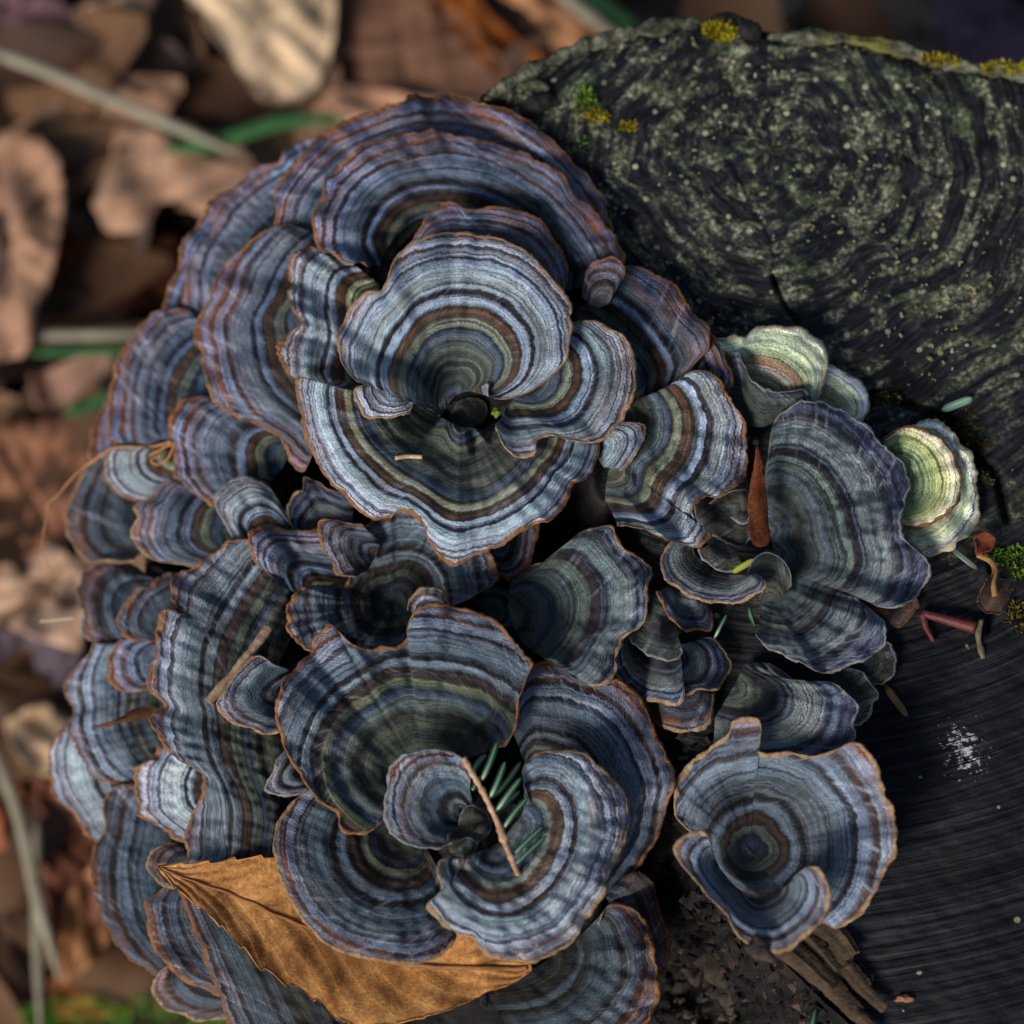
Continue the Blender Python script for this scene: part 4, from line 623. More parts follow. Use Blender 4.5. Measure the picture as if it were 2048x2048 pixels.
# ------------------------------------------------------------------ stump
def stump_material():
    M = NT('cut_face_wood'); uvn = M.n.new('ShaderNodeUVMap'); uvn.uv_map = 'ring'; sp = M.n.new('ShaderNodeSeparateXYZ'); M.link(uvn.outputs[0], sp.inputs[0])
    p = M.pos(); big = M.noise(p, 22, 3, .6); med = M.noise(p, 160, 4, .65, .4); fine = M.noise(p, 900, 3, .7)
    # ring-following coordinates stretch the grain along the year rings
    cb = M.n.new('ShaderNodeCombineXYZ'); M.link(M.math('MULTIPLY', sp.outputs[0], 6.0), cb.inputs[0]); M.link(M.math('MULTIPLY', sp.outputs[1], 230.0), cb.inputs[1])
    ring = M.noise(cb.outputs[0], 1.0, 4, .6)
    cb2 = M.n.new('ShaderNodeCombineXYZ'); M.link(M.math('MULTIPLY', sp.outputs[0], 14.0), cb2.inputs[0]); M.link(M.math('MULTIPLY', sp.outputs[1], 640.0), cb2.inputs[1])
    ring2 = M.noise(cb2.outputs[0], 1.0, 2, .6)
    base = M.ramp(M.math('ADD', M.math('MULTIPLY', ring, .6), M.math('MULTIPLY', ring2, .4)), [(.36, lin((7, 7, 9))), (.48, lin((19, 19, 22))), (.58, lin((36, 38, 42))), (.70, lin((62, 60, 56)))])
    # algae and lichen crust grows on the drier far part of the face
    far = M.n.new('ShaderNodeSeparateXYZ'); M.link(p, far.inputs[0])
    zone = M.math('ADD', M.math('MULTIPLY', far.outputs[1], 12.0), .40)
    zone = M.math('ADD', zone, M.math('MULTIPLY', M.math('SUBTRACT', big, .5), .9), clamp=True)
    arcs = M.n.new('ShaderNodeCombineXYZ'); M.link(M.math('MULTIPLY', sp.outputs[0], 3.0), arcs.inputs[0]); M.link(M.math('MULTIPLY', sp.outputs[1], 60.0), arcs.inputs[1])
    arc = M.noise(arcs.outputs[0], 1.0, 3, .55)
    crust = M.math('MULTIPLY', M.math('SUBTRACT', M.math('ADD', M.math('MULTIPLY', med, .38), M.math('MULTIPLY', arc, .62)), .478), 8.0, clamp=True)
    ccol = M.ramp(fine, [(.34, lin((30, 33, 32))), (.46, lin((74, 77, 62))), (.55, lin((120, 118, 92))), (.66, lin((186, 182, 154)))])
    green = M.mix(M.math('MULTIPLY', M.math('SUBTRACT', M.noise(p, 60, 3, .6), .5), 4, clamp=True), ccol, lin((62, 84, 50)))
    col = M.mix(M.math('MULTIPLY', M.math('MULTIPLY', crust, zone), .95), base, green)
    # white crumbs
    vor = M.n.new('ShaderNodeTexVoronoi'); vor.inputs['Scale'].default_value = 480; M.link(p, vor.inputs['Vector'])
    vd = M.math('LESS_THAN', vor.outputs['Distance'], .30)
    pick = M.n.new('ShaderNodeSeparateColor'); M.link(vor.outputs['Color'], pick.inputs[0])
    dens = M.math('ADD', M.math('MULTIPLY', zone, .12), .008)
    wh = M.math('MULTIPLY', vd, M.math('LESS_THAN', pick.outputs[0], dens))
    col = M.mix(M.math('MULTIPLY', wh, .8), col, M.mix(pick.outputs[1], lin((120, 122, 84)), lin((168, 164, 138))))
    # one bleached patch by the edge
    c = unproject(1928, 1500, 0); v = M.n.new('ShaderNodeVectorMath'); v.operation = 'DISTANCE'; M.link(p, v.inputs[0]); v.inputs[1].default_value = tuple(c)
    pt = M.math('SUBTRACT', 1.0, M.math('MULTIPLY', v.outputs['Value'], 95.0), clamp=True)
    ptm = M.math('MULTIPLY', M.math('SUBTRACT', M.math('ADD', M.math('MULTIPLY', pt, .175), M.math('MULTIPLY', M.math('ADD', fine, M.math('ADD', M.math('MULTIPLY', ring2, .5), M.math('MULTIPLY', med, .5))), .5)), .66), 18, clamp=True)
    col = M.mix(M.math('MULTIPLY', ptm, M.math('GREATER_THAN', pt, 0.02)), col, lin((190, 190, 188)))
    h = M.math('ADD', M.math('MULTIPLY', ring, .9), M.math('MULTIPLY', ring2, .6)); h = M.math('ADD', h, M.math('MULTIPLY', M.math('MULTIPLY', crust, zone), .5))
    h = M.math('ADD', h, M.math('MULTIPLY', wh, .5)); h = M.math('ADD', h, M.math('MULTIPLY', fine, .5))
    M.bump(h, .0005, .75)
    return M.done(col, M.math('ADD', M.math('MULTIPLY', med, .3), .55), .22)
def bark_material():
    M = NT('wet_bark'); p = M.pos(); a = M.noise(p, 90, 5, .65); b = M.noise(p, 500, 3, .7); g = M.noise(p, 40, 3, .6)
    col = M.ramp(M.math('ADD', M.math('MULTIPLY', a, .6), M.math('MULTIPLY', b, .4)), [(.34, lin((6, 6, 7))), (.48, lin((18, 16, 16))), (.58, lin((36, 31, 29))), (.70, lin((78, 66, 60)))])
    M.bump(M.math('ADD', a, M.math('MULTIPLY', b, .5)), .0016, .9)
    return M.done(col, .75, .3)
def edge_bark_material():
    M = NT('lichened_bark'); p = M.pos(); a = M.noise(p, 110, 4, .65); b = M.noise(p, 420, 3, .7); g = M.noise(p, 45, 3, .6)
    col = M.ramp(M.math('ADD', M.math('MULTIPLY', a, .5), M.math('MULTIPLY', b, .5)), [(.34, lin((24, 24, 20))), (.48, lin((66, 66, 52))), (.6, lin((112, 112, 92))), (.75, lin((160, 160, 140)))])
    col = M.mix(M.math('MULTIPLY', M.math('SUBTRACT', g, .54), 6, clamp=True), col, lin((104, 100, 30)))
    M.bump(M.math('ADD', a, M.math('MULTIPLY', b, .6)), .0018, .9)
    return M.done(col, .85, .2)
CUT, BARK, EBARK = stump_material(), bark_material(), edge_bark_material()
stump = thing('tree_stump', unproject(1700, 900, GROUND), 'weathered black grey tree stump with lichened cut face and year rings', 'tree stump')
ORG = np.array(stump.location)

PITH = np.array([1540., 300.])
def ring_uv(x, y):
    w = unproject(x, y, 0 * x)[..., :2]; c = unproject(PITH[0], PITH[1], 0.)[:2]
    d = (w - c) * np.array([1.0, 1.0]); r = np.hypot(d[..., 0], d[..., 1]); th = np.arctan2(d[..., 0], -d[..., 1])
    r = r + wob(th * 100, 5, [(160, .0016), (60, .0007)]) * np.minimum(1, r / .03)
    return th, r
def cracks_depth(x, y):
    out = np.zeros_like(x)
    for pts, wd, dp in CRACKS:
        q = smooth_path(pts, 90); dm = np.full(x.shape, 1e9)
        sel = (x > q[:, 0].min() - 30) & (x < q[:, 0].max() + 30) & (y > q[:, 1].min() - 30) & (y < q[:, 1].max() + 30)
        xs, ys = x[sel], y[sel]; d = np.full(xs.shape, 1e9)
        for a, b in q: d = np.minimum(d, np.hypot(xs - a, ys - b))
        out[sel] = np.maximum(out[sel], dp * np.exp(-(d / wd) ** 2))
    return out
CRACKS = [(tr('Q', [(670, 700), (720, 790), (760, 880), (850, 1050), (860, 1180), (900, 1290), (960, 1400)]), 3.5, .8), (tr('F', [(540, 0), (590, 130), (680, 270)]), 4.5, 3.0),
          (tr('F', [(1090, 660), (1200, 690), (1330, 730), (1450, 790), (1560, 830), (1620, 930), (1680, 1040), (1750, 1080), (1800, 1200), (1830, 1350)]), 8, 4.5),
          (tr('P', [(1965, 1070), (1990, 1180), (1975, 1260)]), 6, 3.0), (tr('Q', [(1400, 660), (1600, 760), (1750, 640), (1830, 440)]), 3.5, 1.2)]
gxl = np.concatenate([np.arange(900, 2064, 4), np.arange(2070, 2680, 24)]).astype(float); gyl = np.concatenate([np.arange(30, 2064, 4), np.arange(2070, 2330, 24)]).astype(float)
GX, GY = np.meshgrid(gxl, gyl); TH, RR = ring_uv(GX, GY)
zt = .10 * np.sin(RR * 2 * np.pi / .0014 + 3 * np.sin(TH * 2)) + .20 * np.sin(RR * 2 * np.pi / .0031 + 2 * np.sin(TH * 3)) * (.4 + .6 * np.sin(RR * 420 + 1) ** 2) + wob2(GX, GY, 3, [(420, .8), (130, .4), (40, .10), (16, .05)]) - cracks_depth(GX, GY)
zt += nr.uniform(-.06, .06, zt.shape)
SPd = np.array(SP); edge = np.full(GX.shape, 1e9)
for k in range(0, 500, 2): edge = np.minimum(edge, np.hypot(GX - SPd[k, 0], GY - SPd[k, 1]))
zt -= 2.2 * np.exp(-(edge / 16) ** 2)
ins = inside(GX, GY, SP); fq = grid_faces(len(gyl), len(gxl)); keep = ins.ravel()[fq].all(1); fq = fq[keep][:, ::-1]
used = np.unique(fq); remap = np.full(GX.size, -1); remap[used] = np.arange(len(used))
V = unproject(GX, GY, zt).reshape(-1, 3)[used]; uvr = np.stack([TH, RR / .2], -1).reshape(-1, 2)[used]
mesh_obj('cut_face', V, remap[fq], CUT, stump, {'ring': uvr}, origin=ORG)
# outer wall of the stump, flaring to the ground
top = unproject(SPd[:, 0], SPd[:, 1], np.full(500, -1.0)); cen = top.mean(0); W = []
for k, f in enumerate(np.linspace(0, 1, 16)):
    sc = 1 + .02 * f + .16 * f ** 2.5; q = (top - cen) * [sc, sc, 1] + cen; q[:, 2] = -.0012 + (GROUND * .001 - .006) * f
    rad = q[:, :2] - cen[:2]; rad /= np.linalg.norm(rad, axis=1)[:, None]
    q[:, :2] += rad * (wob(np.arange(500) * 1.0, 40, [(60, .0022), (16, .0012), (7, .0007)]) * min(1, f * 6) + wob(np.full(500, f * 100) + np.arange(500) * .2, 41, [(25, .0009)]))[:, None]; W.append(q)
W = np.stack(W); fw = grid_faces(16, 500, wrap=True)
mesh_obj('bark_wall', W.reshape(-1, 3), fw, BARK, stump, origin=ORG)
# rotten flank under the brackets
xb = lambda y: np.interp(y, [150, 270, 380, 560, 800, 1050, 1250, 1450, 1640, 1800, 1960, 2120, 2300], [1010, 1060, 1120, 1165, 1200, 1260, 1310, 1350, 1400, 1480, 1620, 1780, 1950])
fx = np.arange(200, 2000, 9.0); fy = np.arange(170, 2330, 9.0); FX, FY = np.meshgrid(fx, fy)
u = np.clip((xb(FY) - FX) / 900, -.2, 1.2); zf = -4 - 30 * np.clip(u * 4, 0, 1) - 62 * np.clip(u, 0, 1) ** 1.3 - 40 * np.clip((420 - FY) / 250, 0, 1) - 40 * np.clip(u - .75, 0, 1)
zf += wob2(FX, FY, 21, [(200, 4), (70, 2.5), (34, 1.6), (19, .9)])
num = np.zeros_like(zf); den = np.zeros_like(zf)
for ax, ay, az in ATT:
    w = np.exp(-((FX - ax) ** 2 + (FY - ay) ** 2) / (2 * 20.0 ** 2)); num += w * (az - .6); den += w
tgt = num / np.maximum(den, 1e-9); mixw = np.clip(den * 1.5, 0, 1); zf = np.where(tgt > zf, zf * (1 - mixw) + tgt * mixw, zf)
HL = -maxfilt(-HLOW, 3); ci = cell(FX, FY); zf = np.minimum(zf, HL[ci] - .4)
FL = [(1010, 200), (1060, 270), (1120, 380), (1165, 560), (1200, 800), (1260, 1050), (1310, 1250), (1350, 1450), (1400, 1640), (1480, 1800), (1620, 1960), (1780, 2120), (1950, 2310), (600, 2310), (460, 1950), (330, 1600), (300, 1250), (330, 950), (420, 720), (520, 520), (700, 360), (880, 250)]
insf = inside(FX, FY, smooth_path(FL, 300, True)) | inside(FX + 20, FY, smooth_path(FL, 300, True)); ff = grid_faces(len(fy), len(fx)); ff = ff[insf.ravel()[ff].all(1)][:, ::-1]
used = np.unique(ff); remap = np.full(FX.size, -1); remap[used] = np.arange(len(used))
mesh_obj('rotten_flank', unproject(FX, FY, zf).reshape(-1, 3)[used], remap[ff], BARK, stump, origin=ORG)
FLANK = (fx, fy, zf)
def top_z(x, y):
    """height of whatever lies uppermost at a picture point"""
    c = cell(x, y); h = HMAP[c]; i = np.clip(np.searchsorted(fy, y) - 1, 0, len(fy) - 1); j = np.clip(np.searchsorted(fx, x) - 1, 0, len(fx) - 1)
    return np.where(h > -300, h, zf[i, j])

# ------------------------------------------------------------------ bark rim, moss and crumbs on the stump
def ridge(pts, rad, z, seed, name='bark', mat=None, parent=None, org=None, sides=14, flat=.8, n=None):
    n = n or int(path_len(smooth_path(pts, 100)) / 3.5); q = smooth_path(pts, n); P = unproject(q[:, 0], q[:, 1], np.full(n, z)); x = np.arange(n) * 1.0
    r = .001 * rad * (1 + wob(x, seed, [(40, .2), (18, .12)])); e = np.minimum(1, np.minimum(np.arange(n), n - 1 - np.arange(n)) / 5) ** .5; v, f = tube(P, r * np.maximum(e, .05), sides, flat)
    a = np.tile(np.arange(sides), n); k = np.repeat(x, sides); v = v + (nr.uniform(-1, 1, v.shape) * .00014) + np.stack([0 * k, .0004 * wob2(k, a * 4.0, seed + 4, [(14, .5)]), .0006 * wob2(k, a * 4.0, seed + 3, [(20, .7), (9, .4)])], -1)
    return mesh_obj(name, v, f, mat or EBARK, parent, origin=org)
ridge([(975, 192), (1040, 152), (1100, 122), (1180, 88), (1290, 58), (1345, 50), (1400, 47)], 1.5, 1.6, 1, parent=stump, org=ORG)
ridge([(1420, 52), (1450, 48), (1490, 58), (1525, 72)], 2.4, .2, 2, parent=stump, org=ORG, mat=BARK)
ridge([(1535, 74), (1600, 72), (1700, 80), (1800, 100), (1870, 122)], 1.4, 1.4, 3, parent=stump, org=ORG)
ridge([(1880, 127), (1940, 135), (2048, 146), (2200, 192), (2420, 382)], 1.5, 1.2, 4, parent=stump, org=ORG)
for k, (pts, rad, z) in enumerate([([(985, 215), (1010, 195), (1040, 200)], 2.4, -2), ([(1040, 240), (1080, 205), (1130, 205)], 1.9, 0), ([(1060, 280), (1100, 245), (1140, 235)], 1.7, -1), ([(1100, 330), (1120, 280), (1135, 240)], 1.8, -.5),
                                   ([(1030, 180), (1070, 165), (1100, 180)], 1.6, 0), ([(1120, 380), (1140, 330), (1150, 290)], 1.6, -1), ([(1155, 420), (1160, 380), (1150, 345)], 1.4, -.5)]):
    ridge(pts, rad, z, 20 + k, 'bark_fragment', BARK if k % 2 else EBARK, stump, ORG, sides=10, n=18)

def lump(name, x, y, z, size, mat, parent=None, org=None, seed=0, sq=(1, 1, .6), rot=0.0):
    r = np.random.RandomState(seed); nu, nv = 14, 9; th = np.linspace(0, 2 * np.pi, nu, endpoint=False)[None]; ph = np.linspace(.02, np.pi - .02, nv)[:, None]
    R = 1 + .22 * np.sin(3 * th + r.rand() * 6) * np.sin(2 * ph + r.rand() * 6) + .16 * np.sin(5 * th + r.rand() * 6) * np.sin(ph) + r.uniform(-.08, .08, (nv, nu))
    v = np.stack([R * np.sin(ph) * np.cos(th) * sq[0], R * np.sin(ph) * np.sin(th) * sq[1], R * np.cos(ph) * sq[2] + 0 * th], -1).reshape(-1, 3) * size * .001
    c, s = math.cos(rot), math.sin(rot); v = v @ np.array([[c, s, 0], [-s, c, 0], [0, 0, 1]]); p = unproject(x, y, z)
    f = [list(q) for q in grid_faces(nv, nu, wrap=True)[:, ::-1]] + [list(range(nu)), [(nv - 1) * nu + k for k in range(nu)][::-1]]
    if parent is not None: return mesh_obj(name, v + p, f, mat, parent, origin=org)
    o = mesh_obj(name, v, f, mat); o.location = p; return o

def moss_mat(name, a, b):
    M = NT(name); p = M.obj(); n = M.noise(p, 260, 3, .6); col = M.mix(M.math('MULTIPLY', M.math('SUBTRACT', n, .3), 2.5, clamp=True), lin(a), lin(b)); return M.done(col, .6, .3)
MOSS = {'y': moss_mat('yellow_moss', (104, 92, 10), (168, 150, 24)), 'o': moss_mat('olive_moss', (48, 44, 14), (104, 92, 26)), 'g': moss_mat('bright_moss', (54, 80, 16), (104, 132, 34)), 'gg': moss_mat('grass_green_moss', (60, 110, 24), (120, 176, 50))}
def moss(x, y, z, rx, ry, h, n, key, label, seed):
    """tuft of tiny pointed moss leaves (rx, ry, h in mm)"""
    r = np.random.RandomState(seed); p = unproject(x, y, z); V, Fc = [], []
    for k in range(n):
        a = r.uniform(0, 2 * np.pi); q = math.sqrt(r.rand()); c = np.array([rx * q * math.cos(a), ry * q * math.sin(a), h * r.uniform(0, 1) * (1 - q * q)]) + r.normal(0, .18, 3)
        d = np.array([c[0] / rx * .8 + r.normal(0, .5), c[1] / ry * .8 + r.normal(0, .5), .9 + r.normal(0, .4)]); d /= np.linalg.norm(d); l = r.uniform(.7, 1.5)
        s = np.cross(d, r.normal(0, 1, 3)); s /= np.linalg.norm(s) + 1e-9; w = r.uniform(.16, .3); nn = np.cross(s, d); i = len(V)
        V += [c - s * w * .5, c + s * w * .5, c + d * l * .5 + s * w + nn * .08, c + d * l * .5 - s * w + nn * .08, c + d * l]; Fc += [(i, i + 1, i + 2, i + 3), (i + 3, i + 2, i + 4)]
    o = mesh_obj('moss_tuft', np.array(V) * .001, Fc, MOSS[key]); o.location = p; return tag(o, label, 'moss', 'moss tufts on the stump')
moss(1440, 66, .5, 3.6, 2.0, 3.4, 420, 'y', 'bright yellow moss tuft on the far bark rim of the stump', 1)
moss(1172, 205, .5, 1.9, 3.2, 2.0, 260, 'g', 'yellow green moss tuft at the bark break beside the topmost fan', 2)
moss(1192, 235, .5, 2.2, 1.4, 1.6, 160, 'y', 'small golden moss tuft just below the yellow green tuft', 3)
moss(1256, 256, .3, 1.5, 1.0, 1.0, 110, 'y', 'lone orange yellow moss dot on the open cut face', 4)
moss(1163, 300, -.5, 1.4, 4.0, 1.4, 260, 'g', 'narrow dark green moss strip against the edge of the topmost fan', 5)
moss(1880, 122, 2.2, 4.0, 1.2, 1.2, 190, 'y', 'thin yellow moss crust on the bark rim above the year rings', 6)
moss(2010, 138, 2.2, 4.5, 1.3, 1.4, 210, 'y', 'second yellow moss crust farther along the bark rim', 7)
moss(1935, 850, -.5, 2.0, 3.6, 1.2, 260, 'o', 'olive moss growing in the crack beside the pale cup', 8)
moss(1962, 892, -.2, 2.8, 1.0, 1.0, 150, 'o', 'olive moss spray pointing away from the crack by the cup', 9)
moss(1955, 965, -.5, 2.6, 2.2, .9, 200, 'o', 'dark olive moss ring round the small pit near the cup', 10)
moss(1992, 1118, -.2, 1.5, 1.5, 1.2, 120, 'g', 'bright green moss bud beside the dried leaf scrap', 11)
moss(2032, 1128, -.2, 2.4, 3.2, 1.6, 240, 'g', 'larger bright green moss patch past the dried leaf scrap', 12)
moss(2036, 1240, -.4, 1.8, 3.4, 1.0, 160, 'o', 'sparse olive moss below the bright green patch', 13)
moss(1770, 797, -.6, 2.6, .8, .7, 100, 'o', 'thread of dark moss in the crack behind the large slate fan', 14)
# loose crumbs of lichen and rotten wood on the cut face, uncountable
def crumbs():
    r = np.random.RandomState(77); V, Fc = [], []
    cube = np.array([(-1, -1, -1), (1, -1, -1), (1, 1, -1), (-1, 1, -1), (-.7, -.7, 1), (.7, -.7, 1), (.7, .7, 1), (-.7, .7, 1)], float)
    fc = [(0, 3, 2, 1), (4, 5, 6, 7), (0, 1, 5, 4), (1, 2, 6, 5), (2, 3, 7, 6), (3, 0, 4, 7)]; k = 0
    while k < 800:
        x, y = r.uniform(1000, 2060), r.uniform(60, 2048)
        keep = 1.0 if y < 700 else (.45 if y < 900 else .035)
        if 1820 < x < 2040 and 1430 < y < 1570 and r.rand() < .5: keep = .9 * math.exp(-((x - 1930) / 60) ** 2 - ((y - 1495) / 40) ** 2)
        if r.rand() > keep or not inside(np.array([x]), np.array([y]), SP)[0]: continue
        s = r.uniform(.08, .24) * (1.7 if r.rand() < .1 else 1); v = cube * [s * r.uniform(.8, 2.6), s, s * .5] + r.normal(0, s * .18, (8, 3)); a = r.rand() * 6.3
        v = v @ np.array([[math.cos(a), math.sin(a), 0], [-math.sin(a), math.cos(a), 0], [0, 0, 1]]) * .001 + unproject(x, y, .1); i = len(V); V += list(v); Fc += [tuple(i + q for q in f) for f in fc]; k += 1
    M = NT('lichen_crumbs'); p = M.pos(); n = M.noise(p, 130, 2, .6); n2 = M.noise(p, 900, 2, .6)
    col = M.ramp(M.math('ADD', M.math('MULTIPLY', n, .5), M.math('MULTIPLY', n2, .5)), [(.38, lin((66, 70, 40))), (.48, lin((128, 120, 76))), (.56, lin((150, 142, 110))), (.68, lin((190, 186, 166)))])
    M.done(col, .8, .2); o = mesh_obj('lichen_crumbs', np.array(V), Fc, M.m, smooth=False); tag(o, 'pale lichen and wood crumbs scattered over the cut face', 'crumbs', kind='stuff')
crumbs()
def flank_crumbs():
    r = np.random.RandomState(78); V, Fc = [], []; fc = [(0, 3, 2, 1), (4, 5, 6, 7), (0, 1, 5, 4), (1, 2, 6, 5), (2, 3, 7, 6), (3, 0, 4, 7)]
    cube = np.array([(-1, -1, -1), (1, -1, -1), (1, 1, -1), (-1, 1, -1), (-.7, -.7, 1), (.7, -.7, 1), (.7, .7, 1), (-.7, .7, 1)], float)
    for k in range(900):
        x, y = (r.uniform(1270, 1640), r.uniform(1680, 2060)) if k % 4 else (r.uniform(1280, 1420), r.uniform(1420, 1700))
        h = HMAP[cell(x, y)]
        if h > -300 and abs(h - .8) > .01: continue
        s = r.uniform(.25, .9) * (1.8 if r.rand() < .08 else 1); v = cube * [s * r.uniform(.7, 1.9), s, s * .45] + r.normal(0, s * .3, (8, 3)); a = r.rand() * 6.3
        v = v @ np.array([[math.cos(a), math.sin(a), 0], [-math.sin(a), math.cos(a), 0], [0, 0, 1]]) * .001 + unproject(x, y, float(top_z(x, y)) + .2); i = len(V); V += list(v); Fc += [tuple(i + q for q in f) for f in fc]
    M = NT('bark_crumbs'); g = M.n.new('ShaderNodeNewGeometry'); n2 = M.noise(M.pos(), 900, 2, .6)
    M.done(M.mix(n2, M.ramp(g.outputs['Random Per Island'], [(0, lin((12, 11, 11))), (.6, lin((34, 28, 25))), (.85, lin((70, 54, 44))), (1, lin((120, 98, 84)))]), lin((20, 17, 16))), .85, .2)
    tag(mesh_obj('bark_crumbs', np.array(V), Fc, M.m, smooth=False), 'dark crumbs of rotten bark littering the gap below the brackets', 'crumbs', kind='stuff')
flank_crumbs()

# ------------------------------------------------------------------ rotten wood splinters by the lone bowl
WOODM = mat_simple('rotten_wood', (34, 26, 20), (92, 74, 56), 240, .8, .2, .0009, (1, 1, .3))
sw = thing('rotten_wood', unproject(1600, 1900, -6), 'rotten brown wood splinters lying at the stump edge under the lone bowl', 'wood')
for k, (a, b, r) in enumerate([((690, 1400), (900, 1650), 3.0), ((800, 1370), (980, 1560), 2.6), ((600, 1500), (850, 1720), 2.8), ((860, 1500), (1060, 1720), 2.0), ((940, 1620), (1140, 1830), 1.7), ((780, 1640), (1000, 1860), 2.4), ((900, 1760), (1100, 1960), 2.0)]):
    q = tr('N', [a, ((a[0] + b[0]) / 2 + rng.uniform(-14, 14), (a[1] + b[1]) / 2 + rng.uniform(-14, 14)), b]); n = 26; pth = smooth_path(q, n); P = unproject(pth[:, 0], pth[:, 1], np.linspace(.3, 1.2, n) + (k % 3) * .9)
    rr = .001 * r * (1 - .35 * np.linspace(0, 1, n)) * (1 + .06 * wob(np.arange(n) * 1.0, 60 + k, [(12, .6)])); v, f = tube(P, rr, 12, .5); g = nr.uniform(.62, 1.12, 12)
    v3 = v.reshape(n, 12, 3); v3 = P[:, None] + (v3 - P[:, None]) * (g[None, :, None] + nr.uniform(-.05, .05, (n, 12, 1))); dr = P[-1] - P[-2]; v3[-1] += dr * nr.uniform(-1.5, 3.0, (12, 1)); v3[0] -= dr * nr.uniform(-1.0, 2.0, (12, 1)); v = v3.reshape(-1, 3)
    mesh_obj('splinter', v, f, WOODM, sw, origin=np.array(sw.location), smooth=False)
CHIPM = mat_simple('bark_chip', (26, 22, 19), (76, 64, 55), 300, .8, .2, .0008)
for k, (x, y, z, s, lab) in enumerate([(1362, 1845, -13, 3.0, 'small rust grey bark chip in the gap left of the lone bowl lip'), (1440, 1925, -10, 4.6, 'largest grey brown bark chip beside the rotten splinters'), (1395, 1945, -14, 3.4, 'dark flat bark chip below the rust grey one'),
                                       (1455, 1990, -9, 2.8, 'speckled bark chip beneath the largest chip'), (1365, 1995, -16, 3.6, 'blackish bark chip next to the dark broad cap'), (1520, 1900, -6, 2.6, 'narrow bark chip touching the splinters')]):
    tag(lump('bark_chip', x, y, float(top_z(x, y)) + s * .15, s, CHIPM, seed=k, sq=(1.1, .75, .35), rot=k * 1.1), lab, 'bark', 'bark chips by the splinters')

# ------------------------------------------------------------------ twigs, needles, scraps
def path3(pts, zs, n):
    q = smooth_path(pts, n); return unproject(q[:, 0], q[:, 1], np.interp(np.linspace(0, 1, n), np.linspace(0, 1, len(zs)), zs))
def needle_mat(name, a, b, stripe):
    M = NT(name); p = M.obj(); n = M.noise(p, 500, 3, .6); u = M.n.new('ShaderNodeUVMap'); u.uv_map = 'n'; sp = M.n.new('ShaderNodeSeparateXYZ'); M.link(u.outputs[0], sp.inputs[0])
    c = M.mix(n, lin(a), lin(b)); s = M.math('SUBTRACT', 1.0, M.math('MULTIPLY', M.math('ABSOLUTE', M.math('SUBTRACT', sp.outputs[1], .25)), 16.0), clamp=True)
    return M.done(M.mix(M.math('MULTIPLY', s, .75), c, lin(stripe)), .38, .5)
NG = needle_mat('fir_needle', (12, 38, 18), (26, 66, 30), (120, 150, 124)); NP = needle_mat('pale_needle', (96, 134, 106), (134, 168, 138), (180, 204, 182)); NR = needle_mat('red_needle', (120, 56, 26), (60, 96, 50), (150, 90, 50)); NGR = needle_mat('grey_needle', (70, 82, 66), (104, 112, 92), (130, 136, 116))
def needle(a, b, za, zb, w, mat, parent=None, org=None, bend=0.0, name='needle'):
    n = 14; s = np.linspace(0, 1, n); x = a[0] + (b[0] - a[0]) * s; y = a[1] + (b[1] - a[1]) * s; d = np.array([b[1] - a[1], a[0] - b[0]]); d = d / (np.hypot(*d) + 1e-6)
    x = x + d[0] * bend * np.sin(np.pi * s); y = y + d[1] * bend * np.sin(np.pi * s); P = unproject(x, y, za + (zb - za) * s + .4 * np.sin(np.pi * s))
    r = w * .001 * np.array([.35, .7, .9, 1, 1, 1, 1, 1, 1, 1, .97, .88, .68, .25]); v, f = tube(P, r, 12, .45); v2 = v.reshape(n, 12, 3)
    v2[:, 3] -= (v2[:, 3] - P) * .35; uv = np.stack([np.repeat(s, 12), np.tile(np.arange(12) / 12, n)], -1)
    return mesh_obj(name, v2.reshape(-1, 3), f, mat, parent, {'n': uv}, origin=org)
TWM = mat_simple('twig_bark', (134, 96, 70), (204, 164, 128), 500, .7, .3, .0004)
zt0 = float(top_z(1010, 1705)); stem = tr('L', [(1378, 212), (1420, 290), (1490, 410), (1545, 520), (1600, 640), (1655, 790), (1700, 900), (1737, 982)])
tw = thing('fir_twig', unproject(*stem[-1], zt0 + 2), 'slender fir twig with a row of green needles lying in the lower swirl', 'twig'); TO = np.array(tw.location)
zs = [19, 18.5, 18, 17.5, 17, 17, 17.5, zt0 + 1.2]; P = path3(stem, zs, 60); rr = .00055 * (1 + .25 * wob(np.arange(60) * 1.0, 8, [(9, .6), (4, .5)])); rr[36:42] *= 1.5; v, f = tube(P, rr, 9); mesh_obj('stem', v, f, TWM, tw, origin=TO)
for a, b, za, zb, w in [((1490, 360), (1590, 108), 18, 20, .62), ((1545, 470), (1642, 235), 18, 20, .6), ((1585, 555), (1745, 340), 17.5, 20, .62), ((1630, 668), (1795, 462), 17, 19, .55), ((1692, 838), (1888, 652), 17, 18.5, .55), ((1708, 895), (1908, 712), 17, 18, .55),
                        ((1440, 300), (1520, 190), 17, 14, .6), ((1560, 470), (1742, 238), 16.5, 14.5, .55), ((1600, 570), (1738, 425), 16, 14, .5), ((1430, 420), (1480, 330), 15, 14, .6)]:
    needle(tr('L', [a])[0], tr('L', [b])[0], za, zb, w, NG, tw, TO, rng.uniform(-3, 3))
STK = mat_simple('stick_bark', (92, 74, 60), (164, 138, 112), 420, .75, .25, .0005, (1, 1, 1))
a, b = tr('G', [(1180, 1140), (1575, 655)]); za, zb = float(top_z(*a)) + 1.6, float(top_z(*b)) + 6; st = thing('broken_stick', unproject(*a, za), 'short broken brown stick resting on the long wavy cap', 'stick')
